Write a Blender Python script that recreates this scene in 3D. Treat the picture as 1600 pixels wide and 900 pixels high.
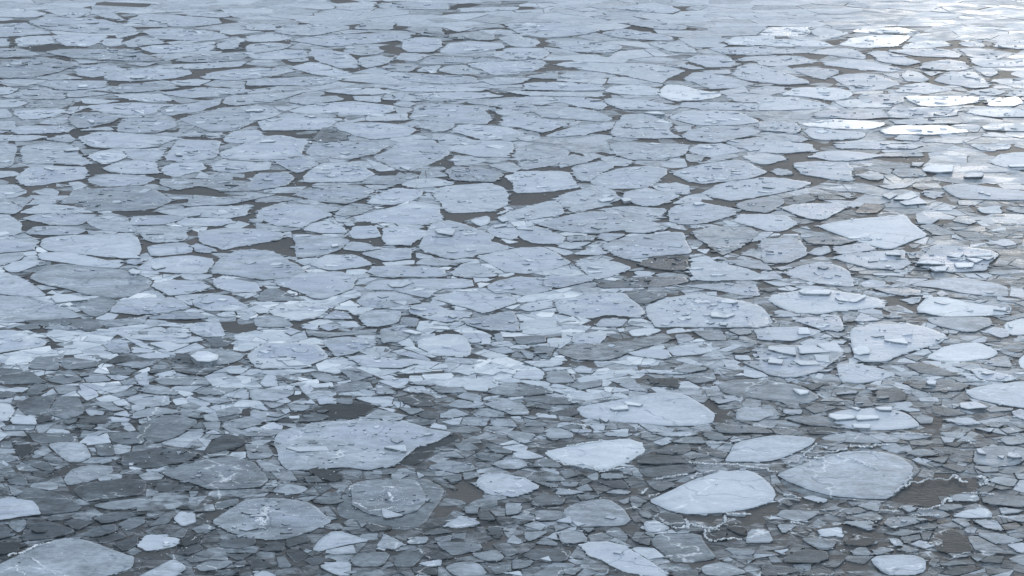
import bpy, bmesh, math, random
from mathutils import Vector, noise
from mathutils.geometry import tessellate_polygon

sc = bpy.context.scene
for o in list(bpy.data.objects):
    bpy.data.objects.remove(o, do_unlink=True)
COL = sc.collection

# ---------------------------------------------------------------- camera
FPX = 3332.0            # focal length in photograph pixels (1600 wide)
PITCH = math.radians(14.6)
CAM_H = 20.0
cam = bpy.data.objects.new("camera", bpy.data.cameras.new("camera"))
COL.objects.link(cam)
cam.location = (0, 0, CAM_H)
cam.rotation_euler = (math.radians(90) - PITCH, 0, 0)
cam.data.sensor_width = 36.0
cam.data.lens = 36.0 * FPX / 1600.0
cam.data.clip_start = 0.5
cam.data.clip_end = 6000
sc.camera = cam

# ---------------------------------------------------------------- sky and sun
SUN_EL = math.radians(8.5)
SUN_AZ = math.radians(14.5)      # clockwise from +Y, the viewing direction
world = bpy.data.worlds.new("World")
sc.world = world
world.use_nodes = True
wn = world.node_tree.nodes
wl = world.node_tree.links
bg = wn["Background"]
sky = wn.new("ShaderNodeTexSky")
sky.sky_type = 'NISHITA'
sky.sun_disc = False
sky.sun_elevation = SUN_EL
sky.sun_rotation = SUN_AZ
sky.air_density = 1.0
sky.dust_density = 0.3
sky.ozone_density = 1.6
# a high thin overcast in front of the clear sky: even, faintly blue, a little brighter overhead
tc = wn.new("ShaderNodeTexCoord")
sx = wn.new("ShaderNodeSeparateXYZ")
wl.new(tc.outputs["Generated"], sx.inputs[0])
cr_ = wn.new("ShaderNodeValToRGB")
cr_.color_ramp.elements[0].position = 0.0
cr_.color_ramp.elements[0].color = (0.88, 0.95, 1.03, 1)
cr_.color_ramp.elements[1].position = 0.9
cr_.color_ramp.elements[1].color = (0.86, 0.95, 1.10, 1)
wl.new(sx.outputs[2], cr_.inputs[0])
cs = wn.new("ShaderNodeVectorMath"); cs.operation = 'SCALE'; cs.inputs[3].default_value = 9.0
wl.new(cr_.outputs[0], cs.inputs[0])
mx = wn.new("ShaderNodeMix"); mx.data_type = 'RGBA'; mx.inputs[0].default_value = 0.02
wl.new(cs.outputs[0], mx.inputs[6]); wl.new(sky.outputs[0], mx.inputs[7])
wl.new(mx.outputs[2], bg.inputs[0])
bg.inputs[1].default_value = 0.12

sun = bpy.data.objects.new("sun", bpy.data.lights.new("sun", 'SUN'))
COL.objects.link(sun)
sun.data.energy = 0.5
sun.data.angle = math.radians(10.0)
sun.data.color = (1.0, 0.93, 0.84)
sd = Vector((math.sin(SUN_AZ) * math.cos(SUN_EL), math.cos(SUN_AZ) * math.cos(SUN_EL), math.sin(SUN_EL)))
sun.rotation_euler = (-sd).to_track_quat('-Z', 'Y').to_euler()
sun.location = (20, 60, 40)

sc.view_settings.view_transform = 'Standard'
sc.view_settings.look = 'None'
sc.view_settings.exposure = 0.19
sc.view_settings.gamma = 1.0
sc.view_settings.use_curve_mapping = False

# Outlines measured on the photograph: tile origin, then one line per piece:
# tone layer flags | points (quarter pixels inside the tile) | landmark phrase
# layer 0 = dark shelf just awash, 1 = floe, 2 = slab lying on ice, 3 = thick chunk; flags: r rough, s smooth, f frosted, w open water
TRACES = {
(0,675): """
51s|-60,850 120,765 300,685 440,652 600,690 780,762 842,775 830,850 700,890 400,960 0,1010|frost-veined floe in the bottom left corner
62s|-60,430 40,405 150,420 210,428 240,470 258,515 120,528 -60,555
31s|90,400 180,340 320,372 400,395 530,485 258,520 200,480
51s|300,75 380,62 530,70 580,150 500,185 420,180 350,130
51s|395,290 440,235 530,208 690,210 712,245 600,295 420,335|pale rounded floe with one dark cheek
31s|460,350 600,310 780,285 915,300 908,385 700,415 540,430 480,395
41s|570,462 700,432 950,400 940,440 800,480 690,488
31s|1270,130 1330,45 1440,10 1550,55 1500,95 1300,135
41r|995,250 1120,200 1300,165 1480,155 1600,190 1680,300 1620,350 1300,360 1220,320 1080,290|broad crumb-strewn grey floe
41|170,10 500,5 480,40 420,60 250,70 200,50
41|680,20 780,0 870,0 910,60 800,80 700,60
41s|850,-30 1000,-100 1100,-110 1250,-70 1120,20 960,70 900,40
41|40,300 125,248 165,300 170,335 60,320
51|50,330 150,370 90,398 70,380
41|150,190 200,172 300,190 345,230 300,245 210,215
41|260,160 310,130 400,180 300,178
41|590,75 700,65 718,145 620,150
31r|760,130 900,110 1060,85 1250,125 1150,190 900,225 760,200
71|800,195 840,192 890,230 810,232
31|960,360 1000,310 1200,345 1180,365 1040,372
41|50,565 160,540 165,590 115,630 60,590
31|-60,580 40,570 105,640 -60,680
21|-60,690 140,685 110,750 -20,765
31r|170,570 300,550 480,620 340,660 140,680 140,615
31|385,560 470,535 590,565 480,615
31|500,640 600,590 720,575 725,620 600,655
31|580,540 700,500 870,490 880,515 640,575
41|730,575 830,530 910,530 905,570 800,612
31|600,670 740,630 790,655 640,695
31|700,700 870,645 860,700 790,740
71r|850,710 920,635 1130,660 1100,710 920,745
21|1135,668 1280,620 1240,690 1140,715
21|1105,745 1220,695 1280,725 1180,770 1110,760
51s|840,910 960,850 1085,793 1175,850 1100,900 950,960
41s|1220,840 1280,810 1470,800 1400,850 1260,870
31|1330,890 1400,858 1500,870 1440,900
31|1370,680 1600,640 1600,700 1500,725 1380,710
31|1410,770 1590,755 1500,800
41|1200,600 1290,575 1350,600 1240,635
41|1350,480 1340,440 1490,415 1490,445 1400,475
41|940,580 1010,515 1080,530 1050,570 930,590
61|1080,540 1120,490 1215,500 1230,560 1140,590
41|0,60 70,52 85,100 0,100
21|90,80 190,70 215,110 130,175 100,120
31|200,240 310,250 260,280 215,270
""",
(400,675): """
61rf|110,60 130,10 200,-20 350,-60 560,-75 800,-72 950,-65 1100,-20 1230,0 1120,60 1000,90 940,150 880,200 700,235 560,220 330,235 200,235 150,180|big frost-flecked oval floe
20s|1200,-5 1270,5 1285,40 1150,90 1060,170 1020,205 880,215 940,140 1080,60
51rf|600,330 700,305 880,290 1000,300 1060,380 1060,450 990,500 820,530 680,500 600,450|frost-flecked floe on a wide grey shelf
40s|500,480 560,360 600,320 760,290 1030,280 1180,345 1160,420 1100,500 1060,570 960,615 840,605 660,570 520,530
62s|785,475 925,515 820,538 795,530
32s|680,590 730,560 850,575 840,605 720,622
42s|630,550 680,540 695,575 660,595
51rf|-280,560 -180,490 -80,430 60,410 200,415 330,440 420,500 485,560 340,620 200,665 100,672 -60,660 -180,620|crusty floe with a white frost cluster
51s|350,735 400,670 480,612 600,640 720,680 560,705 400,745|grey shark-fin floe
51s|90,375 160,312 335,348 270,390
31s|355,330 430,315 475,345 400,385
41s|350,420 400,395 560,425 500,450 400,445
41s|580,800 640,745 850,750 790,840 640,840
31s|860,840 890,745 1075,740 1000,820 980,840
51s|390,840 470,815 595,810 595,890 510,895
61|1010,820 1160,795 1155,835 1080,838
51s|1180,845 1260,815 1390,815 1455,885 1300,905 1230,890
61s|1340,765 1500,730 1555,775 1530,805 1430,803
41|1130,685 1400,695 1420,730 1230,770 1150,715
31|1040,770 1110,735 1220,785 1120,800
61r|1370,320 1410,260 1560,262 1700,290 1780,345 1640,395 1600,405 1450,385|pale lozenge floe beside dark water
51|1080,215 1190,172 1360,200 1370,235 1240,255 1160,240
51s|1470,200 1570,160 1680,170 1700,210 1560,235
41s|1370,125 1560,140 1500,178 1400,175
41s|1420,65 1600,115 1600,135 1480,125
41s|1230,75 1350,70 1405,105 1280,115
41|1110,95 1200,95 1245,110 1180,118
51s|1170,575 1300,518 1415,570 1330,590 1230,600
31|1380,500 1450,490 1500,550 1400,545
31s|1440,600 1520,585 1550,630 1500,672
41|1300,460 1395,460 1380,510 1310,505
51|750,715 800,630 880,665 930,700 860,735
51|940,680 1000,650 1080,660 1060,695 960,700
51|845,260 960,262 900,295 845,290
51|1000,245 1060,270 1015,290
41|1290,250 1390,250 1395,275 1300,300
41|1160,270 1285,262 1285,300 1220,315
21|320,235 400,215 560,280 480,310 380,280
41|300,280 380,275 420,305 320,315
41|20,235 90,250 130,290 60,290
41|-60,80 70,80 110,140 60,165 -60,170
31|180,750 290,740 330,770 250,815
31|300,800 370,770 480,800 350,835
31|30,740 100,690 190,690 160,745
31|190,650 310,620 340,680 190,720
31|-40,780 30,790 100,845 -30,860
41|130,780 180,775 225,840 140,850
41|1050,635 1150,600 1240,625 1100,640
51|1110,660 1220,645 1215,680 1120,680
31|970,850 1060,830 1130,860 1130,895 1000,890
51s|-20,880 60,862 140,900 0,930
72s|180,100 440,80 455,108 260,125
73s|790,90 930,75 940,118
01w|1180,330 1360,350 1450,400 1420,450 1300,450 1200,490 1090,560 1160,430
01w|330,430 420,455 520,540 660,600 560,620 420,520
""",
(800,675): """
71f|200,125 400,80 720,35 820,70 835,120 740,180 600,230 520,235 360,205 240,160|frost-edged spindle floe
30s|130,105 250,70 720,25 860,65 900,90 880,125 620,238 470,258 380,225 240,170
71s|850,430 950,385 1120,300 1270,250 1460,230 1540,260 1620,330 1650,385 1630,430 1480,480 1300,505 1110,515 980,490|big smooth fish-shaped floe
51s|370,590 310,490 420,435 600,415 700,475 745,545 700,580 500,590|domed smooth blue-grey floe
41s|140,485 320,488 340,530 250,550 150,555
62s|270,555 360,522 375,568
62s|370,552 460,570 410,585
71|425,710 480,690 600,685 700,705 860,800 985,885 940,905 700,875 560,800 470,775|pale tongue-shaped floe
41s|870,700 900,640 1175,632 1215,710 1285,790 1150,812 1000,810 930,740|notched slate-grey floe
51s|1180,840 1320,805 1480,875 1350,900 1200,890
51s|820,560 900,548 1000,600 900,625 830,620
31s|860,540 900,505 1050,510 1090,560 1050,590 960,570
21s|1340,570 1430,560 1470,610 1440,650 1340,600
51s|1475,610 1600,605 1640,690 1460,690
61s|1320,715 1525,735 1500,770 1400,772
31s|780,180 830,145 960,140 1140,175 1130,190 900,200 790,198
31s|790,225 1080,205 1160,245 1000,270 830,275
41s|825,290 1040,320 930,375 880,350
31|895,130 960,85 1100,75 1130,110 1060,140
31|1110,90 1200,85 1360,130 1320,165 1180,130
71s|1330,170 1400,60 1600,20 1740,20 1900,40 1880,75 1720,150 1600,185 1340,185|pale wedge floe edged with white slush
41s|1000,60 1080,30 1180,25 1215,70 1050,68
41s|1180,5 1300,0 1350,45 1240,50
51s|880,0 1160,0 1140,22 960,25
61s|-40,20 0,-10 165,12 70,72
51s|210,0 380,0 380,35 220,38
71s|570,0 725,-5 725,30 620,22
51s|-40,170 30,168 105,205 40,230 -40,225
41s|120,215 150,168 260,170 325,220
31s|115,455 140,400 240,390 340,400 320,450 200,460
41|395,390 560,395 440,430
61s|265,385 290,350 470,375 360,390
61s|460,275 540,248 540,300 500,300
61s|555,255 690,260 705,288 560,290
31|520,305 700,305 740,350 640,350
51|585,380 640,358 750,370 720,388
41|300,310 420,312 400,340 320,335
41|120,300 290,325 285,345 220,340
41|400,350 470,322 510,365 430,365
41|300,240 360,230 420,270 330,290
51|740,435 820,450 760,485
41|660,430 735,405 730,440 700,450
41s|570,620 660,590 730,655 700,685
51s|290,630 430,608 480,675 400,695 310,695
51s|75,615 240,618 110,685 80,660
61|215,660 270,622 290,675
41|140,695 205,655 290,695 280,710
51|-40,690 0,640 80,680 40,700
31s|60,770 130,725 290,725 380,745 330,810 150,800
72s|175,790 230,770 245,805
41|0,790 140,800 100,840 0,860
41s|120,890 230,838 310,840 330,890 200,910
61|-40,880 50,865 70,900
41|435,600 520,595 480,630
41|745,670 865,660 860,710 790,690
51|-40,440 30,440 65,465 40,510 -40,520
31|1000,880 1080,860 1160,870 1170,900 1020,910
31|600,890 700,870 760,900
21|1210,640 1340,620 1330,665 1250,685
01w|1090,520 1320,515 1600,480 1640,560 1480,590 1330,560 1230,600 1110,590
01w|700,700 880,760 1000,860 940,850 800,750
""",
(1200,675): """
71s|50,265 200,205 350,145 520,115 680,115 830,150 910,210 900,260 850,320 760,415 620,418 400,400 250,360 130,310|big smooth leaf-shaped floe
40s|60,285 520,100 720,108 975,212 870,330 760,425 400,425 130,370
61s|1280,180 1290,110 1370,85 1600,92 1640,150 1560,205 1420,215 1310,200|pale floe with two chunks at the right edge
73s|1500,120 1560,130 1590,155 1530,160 1495,145
73s|1300,100 1330,100 1365,135 1320,130
73s|1430,145 1480,145 1470,165
61s|850,120 960,100 1045,120 1040,150 910,145
61s|1440,40 1600,20 1640,60 1500,85
71s|640,800 680,770 900,765 990,795 985,870 900,895 730,890|pale stubby floe at the bottom edge
61s|200,660 300,655 435,685 400,725 310,730
71s|300,610 460,590 465,640 340,655
51s|445,560 670,550 640,612
51s|45,520 90,480 220,490 340,495 210,570
51s|50,575 185,580 95,635
21s|460,700 590,630 650,635 700,690 600,715
61s|520,745 560,720 620,722 650,768 540,765
41|650,745 700,715 800,735 700,765
31s|100,780 200,730 370,740 385,790 300,820 100,810
41|150,830 270,822 265,865 200,868
31|-40,830 100,835 240,860 100,890 -40,900
31|270,850 340,830 430,885 300,900 200,890
61|30,740 135,730 90,760
41|0,780 50,775 95,812 20,812
51r|720,570 760,530 900,525 1000,550 900,575 780,600
41|900,585 1000,560 1060,600 960,610
41|720,630 860,605 960,625 850,650
41|820,655 950,640 960,665 860,690
51|755,675 820,668 850,700 800,715
51|885,700 950,672 1055,710 980,728
41|820,735 860,705 950,740 880,748
21s|1000,690 1040,620 1150,600 1230,650 1290,740 1200,760 1060,745|dark slate diamond floe
41|1080,830 1160,798 1260,820 1120,835
31|1080,880 1180,840 1290,830 1310,860 1180,900
51s|1290,630 1450,630 1600,680 1420,700
61|1490,700 1600,690 1640,740 1580,755
51|1320,755 1430,758 1380,778
31|1320,805 1380,772 1480,775 1460,820
51s|1490,795 1560,770 1650,780 1650,850
51s|1275,550 1430,548 1480,615 1360,600
51|1140,545 1230,540 1270,575 1230,590
71s|1145,525 1230,485 1370,475 1400,510 1395,535 1250,535
41s|1055,480 1110,445 1210,450 1220,470 1120,490
51s|1130,400 1180,385 1310,390 1325,430 1150,428
41s|1330,400 1600,395 1650,420 1600,475 1350,440
51|1440,470 1600,485 1560,505 1460,510
51|1450,525 1620,515 1640,560 1570,560
51s|1370,305 1430,275 1570,290 1530,345
31|1300,360 1360,330 1420,350 1360,385
31|1080,210 1150,200 1250,225 1200,250
41|1280,210 1440,215 1440,245 1340,250
41|985,165 1130,150 1100,195
51|820,460 880,455 935,480 880,500
51|550,460 620,440 710,440 690,495
41|460,485 560,470 620,495 500,515
51|350,485 410,458 470,475 400,490
41|100,395 150,390 210,430 130,420
61|215,410 280,398 380,420 310,435
41|380,95 450,70 510,85 480,112 400,110
41|540,85 640,65 650,100 580,100
51s|330,30 480,-10 600,10 730,70 620,70 480,60 360,50
51|740,10 860,0 1020,30 860,55
51s|1060,0 1250,0 1200,40 1120,30
31|1090,70 1220,60 1180,95
51|1540,255 1600,260 1640,300 1560,290
01w|880,270 980,215 1200,270 1340,290 1280,360 1120,400 1060,460 950,480 780,430 860,340
01w|-60,310 60,310 140,380 40,450 30,510 -60,520
01w|500,600 720,600 740,660 480,680
01w|390,760 520,780 640,860 500,880 400,830
""",
(0,450): """
51s|170,-70 340,-155 560,-140 800,-110 960,-50 930,0 820,50 720,60 560,45 400,0 280,-20|broad smooth lobed floe near the left edge
51s|-60,55 150,50 320,95 440,135 530,180 60,215 -60,225|long smooth floe tapering right from the left edge
72s|315,55 345,30 440,35 560,70 350,95
51s|460,105 600,60 740,75 690,140 610,180 550,170
61|680,150 740,80 900,60 1100,60 1200,120 1040,150 850,165
61|1210,110 1200,70 1350,35 1450,50 1560,120 1480,145 1300,145
51|930,175 1060,158 1240,150 1310,190 1150,195 940,190
61s|1180,260 1210,215 1370,205 1395,250 1410,300 1270,305 1220,285|squarish floe in dark brash
41|1280,310 1470,330 1410,365 1330,365
51|650,240 660,195 780,200 930,165 900,220 720,240
41|130,200 600,190 640,240 580,265 480,250 300,240
41|80,240 230,215 260,250 140,262
51|270,250 380,218 500,250 420,262
71r|-60,265 100,265 300,330 280,360 0,400 -60,420
61|640,350 800,340 815,405 700,400
71|770,310 880,330 960,375 890,370
71|920,345 1060,325 1200,345 1060,395
71|820,365 960,385 950,402 825,405
61|850,420 940,400 1060,415 1060,435 920,440
93s|1190,420 1230,385 1300,380 1365,410 1360,450 1310,470 1240,465 1215,440|white domed ice lump
50|1150,405 1300,372 1500,400 1530,435 1420,480 1250,480
71r|740,285 1240,300 1270,325 1150,345 780,310
41s|175,470 230,430 360,420 375,500 350,515 180,500
41s|368,445 470,435 630,460 600,495 400,510
41s|-60,495 180,510 300,590 80,600 -60,590
41|300,560 440,505 520,575 400,600 300,580
51|510,540 640,535 700,580 540,590
61|660,540 820,550 760,575 710,572
61|835,545 940,580 930,605 870,605
51|750,580 830,570 860,600 770,605
41|680,505 860,510 800,545 700,540
51|710,475 840,455 970,475 880,500
31|660,460 740,420 860,450 700,470
41|920,520 1080,490 1060,515 940,535
51|960,565 1100,550 1280,560 1320,600 1150,608 1000,600
61s|880,645 910,605 1040,615 1135,665 980,660
51|690,665 870,610 850,660 730,680
61|780,690 870,662 1060,675 1060,730 900,740 820,715
71|1075,695 1150,680 1180,720 1100,735
51s|1215,680 1420,685 1450,700 1350,728
51|1215,660 1280,620 1500,622 1400,665
61s|330,610 470,610 490,635 370,670
71r|480,645 600,640 620,670 540,705
41s|90,725 200,675 330,680 345,690 270,800 160,790
41s|290,785 370,675 500,680 530,780 420,822|hoof-shaped smooth grey floe
41|130,670 230,590 310,620 220,670
73r|60,820 100,785 215,800 225,850 80,848
81r|-60,720 60,725 90,770 40,830 -60,830|snowy rubble heap at the left edge
41|-60,640 110,650 60,680 -60,690
61|820,730 910,735 900,755 825,775
61|700,710 780,690 815,730 740,735
51|600,730 680,725 790,755 700,770
61|700,790 790,760 815,805 
61|690,800 815,815 800,835 700,838
31s|480,835 560,795 670,795 680,840 590,850
51|530,755 660,770 640,795 560,800
41|10,870 100,855 220,860 210,885 30,890
21|230,800 320,800 310,830 240,840
41|390,835 490,805 470,840 430,850
31|470,850 600,855 560,885 510,880
61|580,880 620,862 700,890
51|830,780 960,740 1110,760 1120,775 1000,790 830,815
41|1130,770 1250,775 1240,815 1130,790
51|1270,790 1350,785 1370,830 1280,825
51|1265,840 1380,835 1370,885 1290,880
51|1380,840 1600,790 1640,850 1500,880
51|1150,885 1270,880 1280,900
31|1060,450 1110,410 1180,410 1225,465 1100,460
31|1060,475 1200,480 1420,485 1280,545 1100,520
01w|1420,180 1480,150 1580,200 1600,260 1430,280
01w|1180,380 1280,310 1300,340 1200,410
01w|800,845 840,850 870,905 830,905
""",
(400,450): """
51|0,60 60,5 130,0 210,35 310,75 100,82 10,78
61|115,-60 250,-95 520,-105 640,-70 610,0 540,30 410,68 340,60 220,0 130,-20|crusted floe with a blunt right end
61|620,85 680,30 850,22 950,45 1040,85 960,100 760,125 680,115
61s|630,175 720,135 900,140 910,170 890,215 760,240 690,235|smooth six-sided floe
61|1090,65 1140,40 1260,18 1600,50 1640,90 1430,160 1260,110 1160,80
61|880,20 940,0 1150,0 1080,60 1000,50
61r|955,150 980,110 1060,95 1140,110 1200,135 1370,155 1200,215 1050,185
73s|1200,170 1230,160 1260,175 1230,185
61r|1310,200 1600,140 1640,200 1640,270 1400,255 1310,220
71r|80,155 130,110 300,85 470,120 380,180 240,205
61|410,190 490,135 570,150 610,190 500,195
71|500,215 620,205 660,240 560,240
51s|-20,190 70,160 190,185 240,240 120,248 0,240
61|390,230 440,220 520,245 450,270
71|280,245 340,220 390,245 360,260
61|170,270 230,255 280,270 220,295
51|310,265 480,280 760,250 740,275 400,310 320,290
61r|420,320 560,300 740,320 760,340 600,410 500,428 450,380|bucket-shaped floe beside a dark crack
51|770,260 880,230 1000,270 900,335 780,340
83s|910,265 970,255 1040,280 1000,292
71|1000,320 1180,285 1280,290 1320,330 1350,370 1340,425 1120,420 1010,370|pale block floe with a bright front edge
61|880,340 960,310 1000,360 930,365
61|1290,285 1450,285 1480,300 1380,345 1290,320
71|1410,315 1470,310 1465,350 1405,350
61|1440,380 1560,365 1620,400 1540,410
61|870,410 960,390 1060,425 1100,455 1000,440
61r|560,430 700,415 860,440 1000,470 900,500 680,490
71r|60,340 380,345 460,430 300,500 0,500 -60,420|wide pale crusted floe
82s|145,440 200,435 330,480 200,485
51|520,510 620,500 740,545 640,575 600,575
61s|330,535 420,528 560,575 420,590
61s|485,600 710,582 735,630 500,650
51|750,600 870,640 880,658 750,660
61|750,575 955,560 950,595 890,632
61|910,635 960,615 1060,655 960,650
41|1080,615 1290,620 1320,650 1150,655
51|970,580 1100,590 1110,605 1000,605
51s|-40,630 240,635 235,660 130,705 -40,695|smooth lavender-grey floe
61|20,590 60,545 120,545 145,610 50,615
41|140,560 260,575 200,595
61|305,720 340,692 375,722
61|380,690 480,680 490,715 400,728
41|500,690 600,685 600,725 500,715
61|610,685 860,675 840,740 700,715
31|880,690 940,675 1080,690 1120,735 980,740
51|890,745 1030,750 1060,760 970,795
31|1010,790 1060,762 1140,780 1140,815 1040,810
51|1150,790 1240,750 1340,790 1240,810 1150,810
51|1190,730 1260,698 1330,710 1440,745 1280,748
51|1245,680 1310,652 1400,665 1415,705 1360,705
51|1420,725 1560,690 1640,730 1600,780 1500,755
51|1430,650 1560,590 1640,600 1640,670 1540,665
51|1280,850 1300,805 1470,810 1430,865
51|1350,790 1400,760 1530,800 1440,803
61|1080,870 1110,845 1190,860 1190,885
51|670,810 750,755 870,780 960,800 760,815
61|760,745 870,755 860,775
21|330,760 500,725 740,730 700,790 560,825 380,800
41|270,800 340,775 460,800 400,830 260,835
71|200,800 280,795 270,815 210,815
71|20,870 100,838 170,860 160,880 60,882
31|140,815 230,818 220,845 140,840
51|-40,760 100,770 200,800 100,830 -40,850
51|40,710 190,720 100,755
51|200,730 350,730 300,770 220,765
51|1460,820 1600,815 1640,870 1480,860
51|910,180 1020,190 1000,240 900,230
51|1490,290 1530,280 1550,325 1500,330
01w|400,350 430,360 500,430 480,440 400,370
01w|540,50 620,60 620,100 500,85
01w|910,150 1100,190 1140,220 1020,210 920,175
01w|730,585 750,585 740,640
01w|860,690 900,740 850,740
01w|280,620 300,700 160,710 240,670
""",
(800,450): """
61|-40,-20 260,-20 250,15 60,48 -40,20
61|40,130 80,95 250,75 262,120 100,145
61r|265,90 330,65 480,40 700,30 780,90 840,150 800,185 600,165 480,190 290,155|crusty lilac floe
41s|690,25 820,10 1000,35 810,110
71r|840,110 960,60 1160,35 1300,55 1560,105 1600,170 1605,225 1580,240 1300,245 1040,240 900,245 850,180|rubble-strewn oval floe
83s|1300,70 1360,65 1415,85 1380,98 1310,88
83s|1240,150 1290,150 1330,165 1390,150 1395,160 1340,182 1245,178
83s|1080,175 1120,178 1110,192 1085,190
73s|1290,210 1350,215 1340,235 1300,230
61|525,225 560,190 730,195 690,240 540,240
61|380,255 430,232 500,238 460,265
71s|720,265 850,248 940,262 900,280 760,302
71r|380,275 590,280 580,320 540,350 380,345
41|0,300 210,295 215,340 40,350
41|280,400 370,350 560,345 700,330 800,310 940,280 1000,310 960,335 800,375 600,450 400,450|long dark fish-tailed floe
61|720,400 830,380 960,385 1000,430 900,440 760,420
61|960,370 1200,370 1310,375 1200,410 1010,425
51|1020,290 1100,290 1140,320 1040,350
51|1130,270 1310,260 1345,325 1220,325
51|1350,260 1490,250 1500,280 1420,295
61|1505,255 1600,250 1640,330 1540,320
41|130,385 180,360 275,370 240,435 190,438
51|45,385 135,410 130,440 90,435
61|60,455 315,450 310,480 150,490
71s|0,555 30,518 180,512 205,530 190,575 40,565
61s|205,580 220,515 340,510 360,540 400,590 260,595
61|380,505 430,485 520,510 500,530 400,525
51s|1000,505 1090,465 1240,505 1080,532
51|1160,460 1300,450 1330,485 1250,505
41s|1080,560 1140,530 1260,530 1280,570 1150,600
61s|1285,605 1360,572 1560,568 1720,595 1830,620 1930,680 1840,725 1640,705 1480,685 1320,650|smooth lens floe with a chunk at its right end
83s|1755,625 1860,640 1850,655 1800,662
71s|400,740 600,710 860,660 960,648 1080,665 1180,720 1270,790 1260,840 1130,860 980,860 740,840 580,830 430,800|big smooth wedge floe with two white slabs
83s|705,705 820,722 800,735 710,725
83s|610,745 720,725 730,755 640,760
73s|540,810 610,815 590,835
41|-40,590 120,605 280,650 100,672 -40,680
41|40,690 200,668 330,690 380,725 250,725
41|120,740 280,728 210,755
51|-40,710 70,710 110,790 0,795 -40,780
51|660,600 760,575 860,650 760,640
61|580,570 700,550 780,575 670,598
51|320,600 560,575 560,610 440,635
31|840,560 1040,560 1040,620 900,610
41|850,490 1000,480 980,510 880,505
51|1100,670 1230,680 1200,715 1150,705
51|1480,390 1560,355 1640,380 1600,405
61|1390,420 1480,420 1500,450 1400,445
51|1430,460 1600,450 1640,510 1560,520
41|1350,395 1470,370 1450,410
61|1500,410 1560,412 1520,435
61|480,855 580,845 580,885 520,890
61|360,880 500,882 495,900 380,900
61|600,890 735,880 720,910
41|70,860 120,820 230,850 200,865
51|60,800 180,805 130,820
31|220,780 380,750 430,775 360,800
41|300,870 380,850 450,870 370,890
51|1400,750 1600,740 1640,790 1540,835 1400,820
51|1260,700 1350,690 1400,700 1290,725
41|1250,860 1400,850 1600,870 1640,905 1300,905
01w|1220,710 1280,730 1390,780 1380,830 1280,840 1280,780
01w|940,260 1020,265 1020,300 960,280
01w|220,300 280,310 270,350 220,340
01w|300,420 400,450 380,480 340,480
""",
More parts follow.
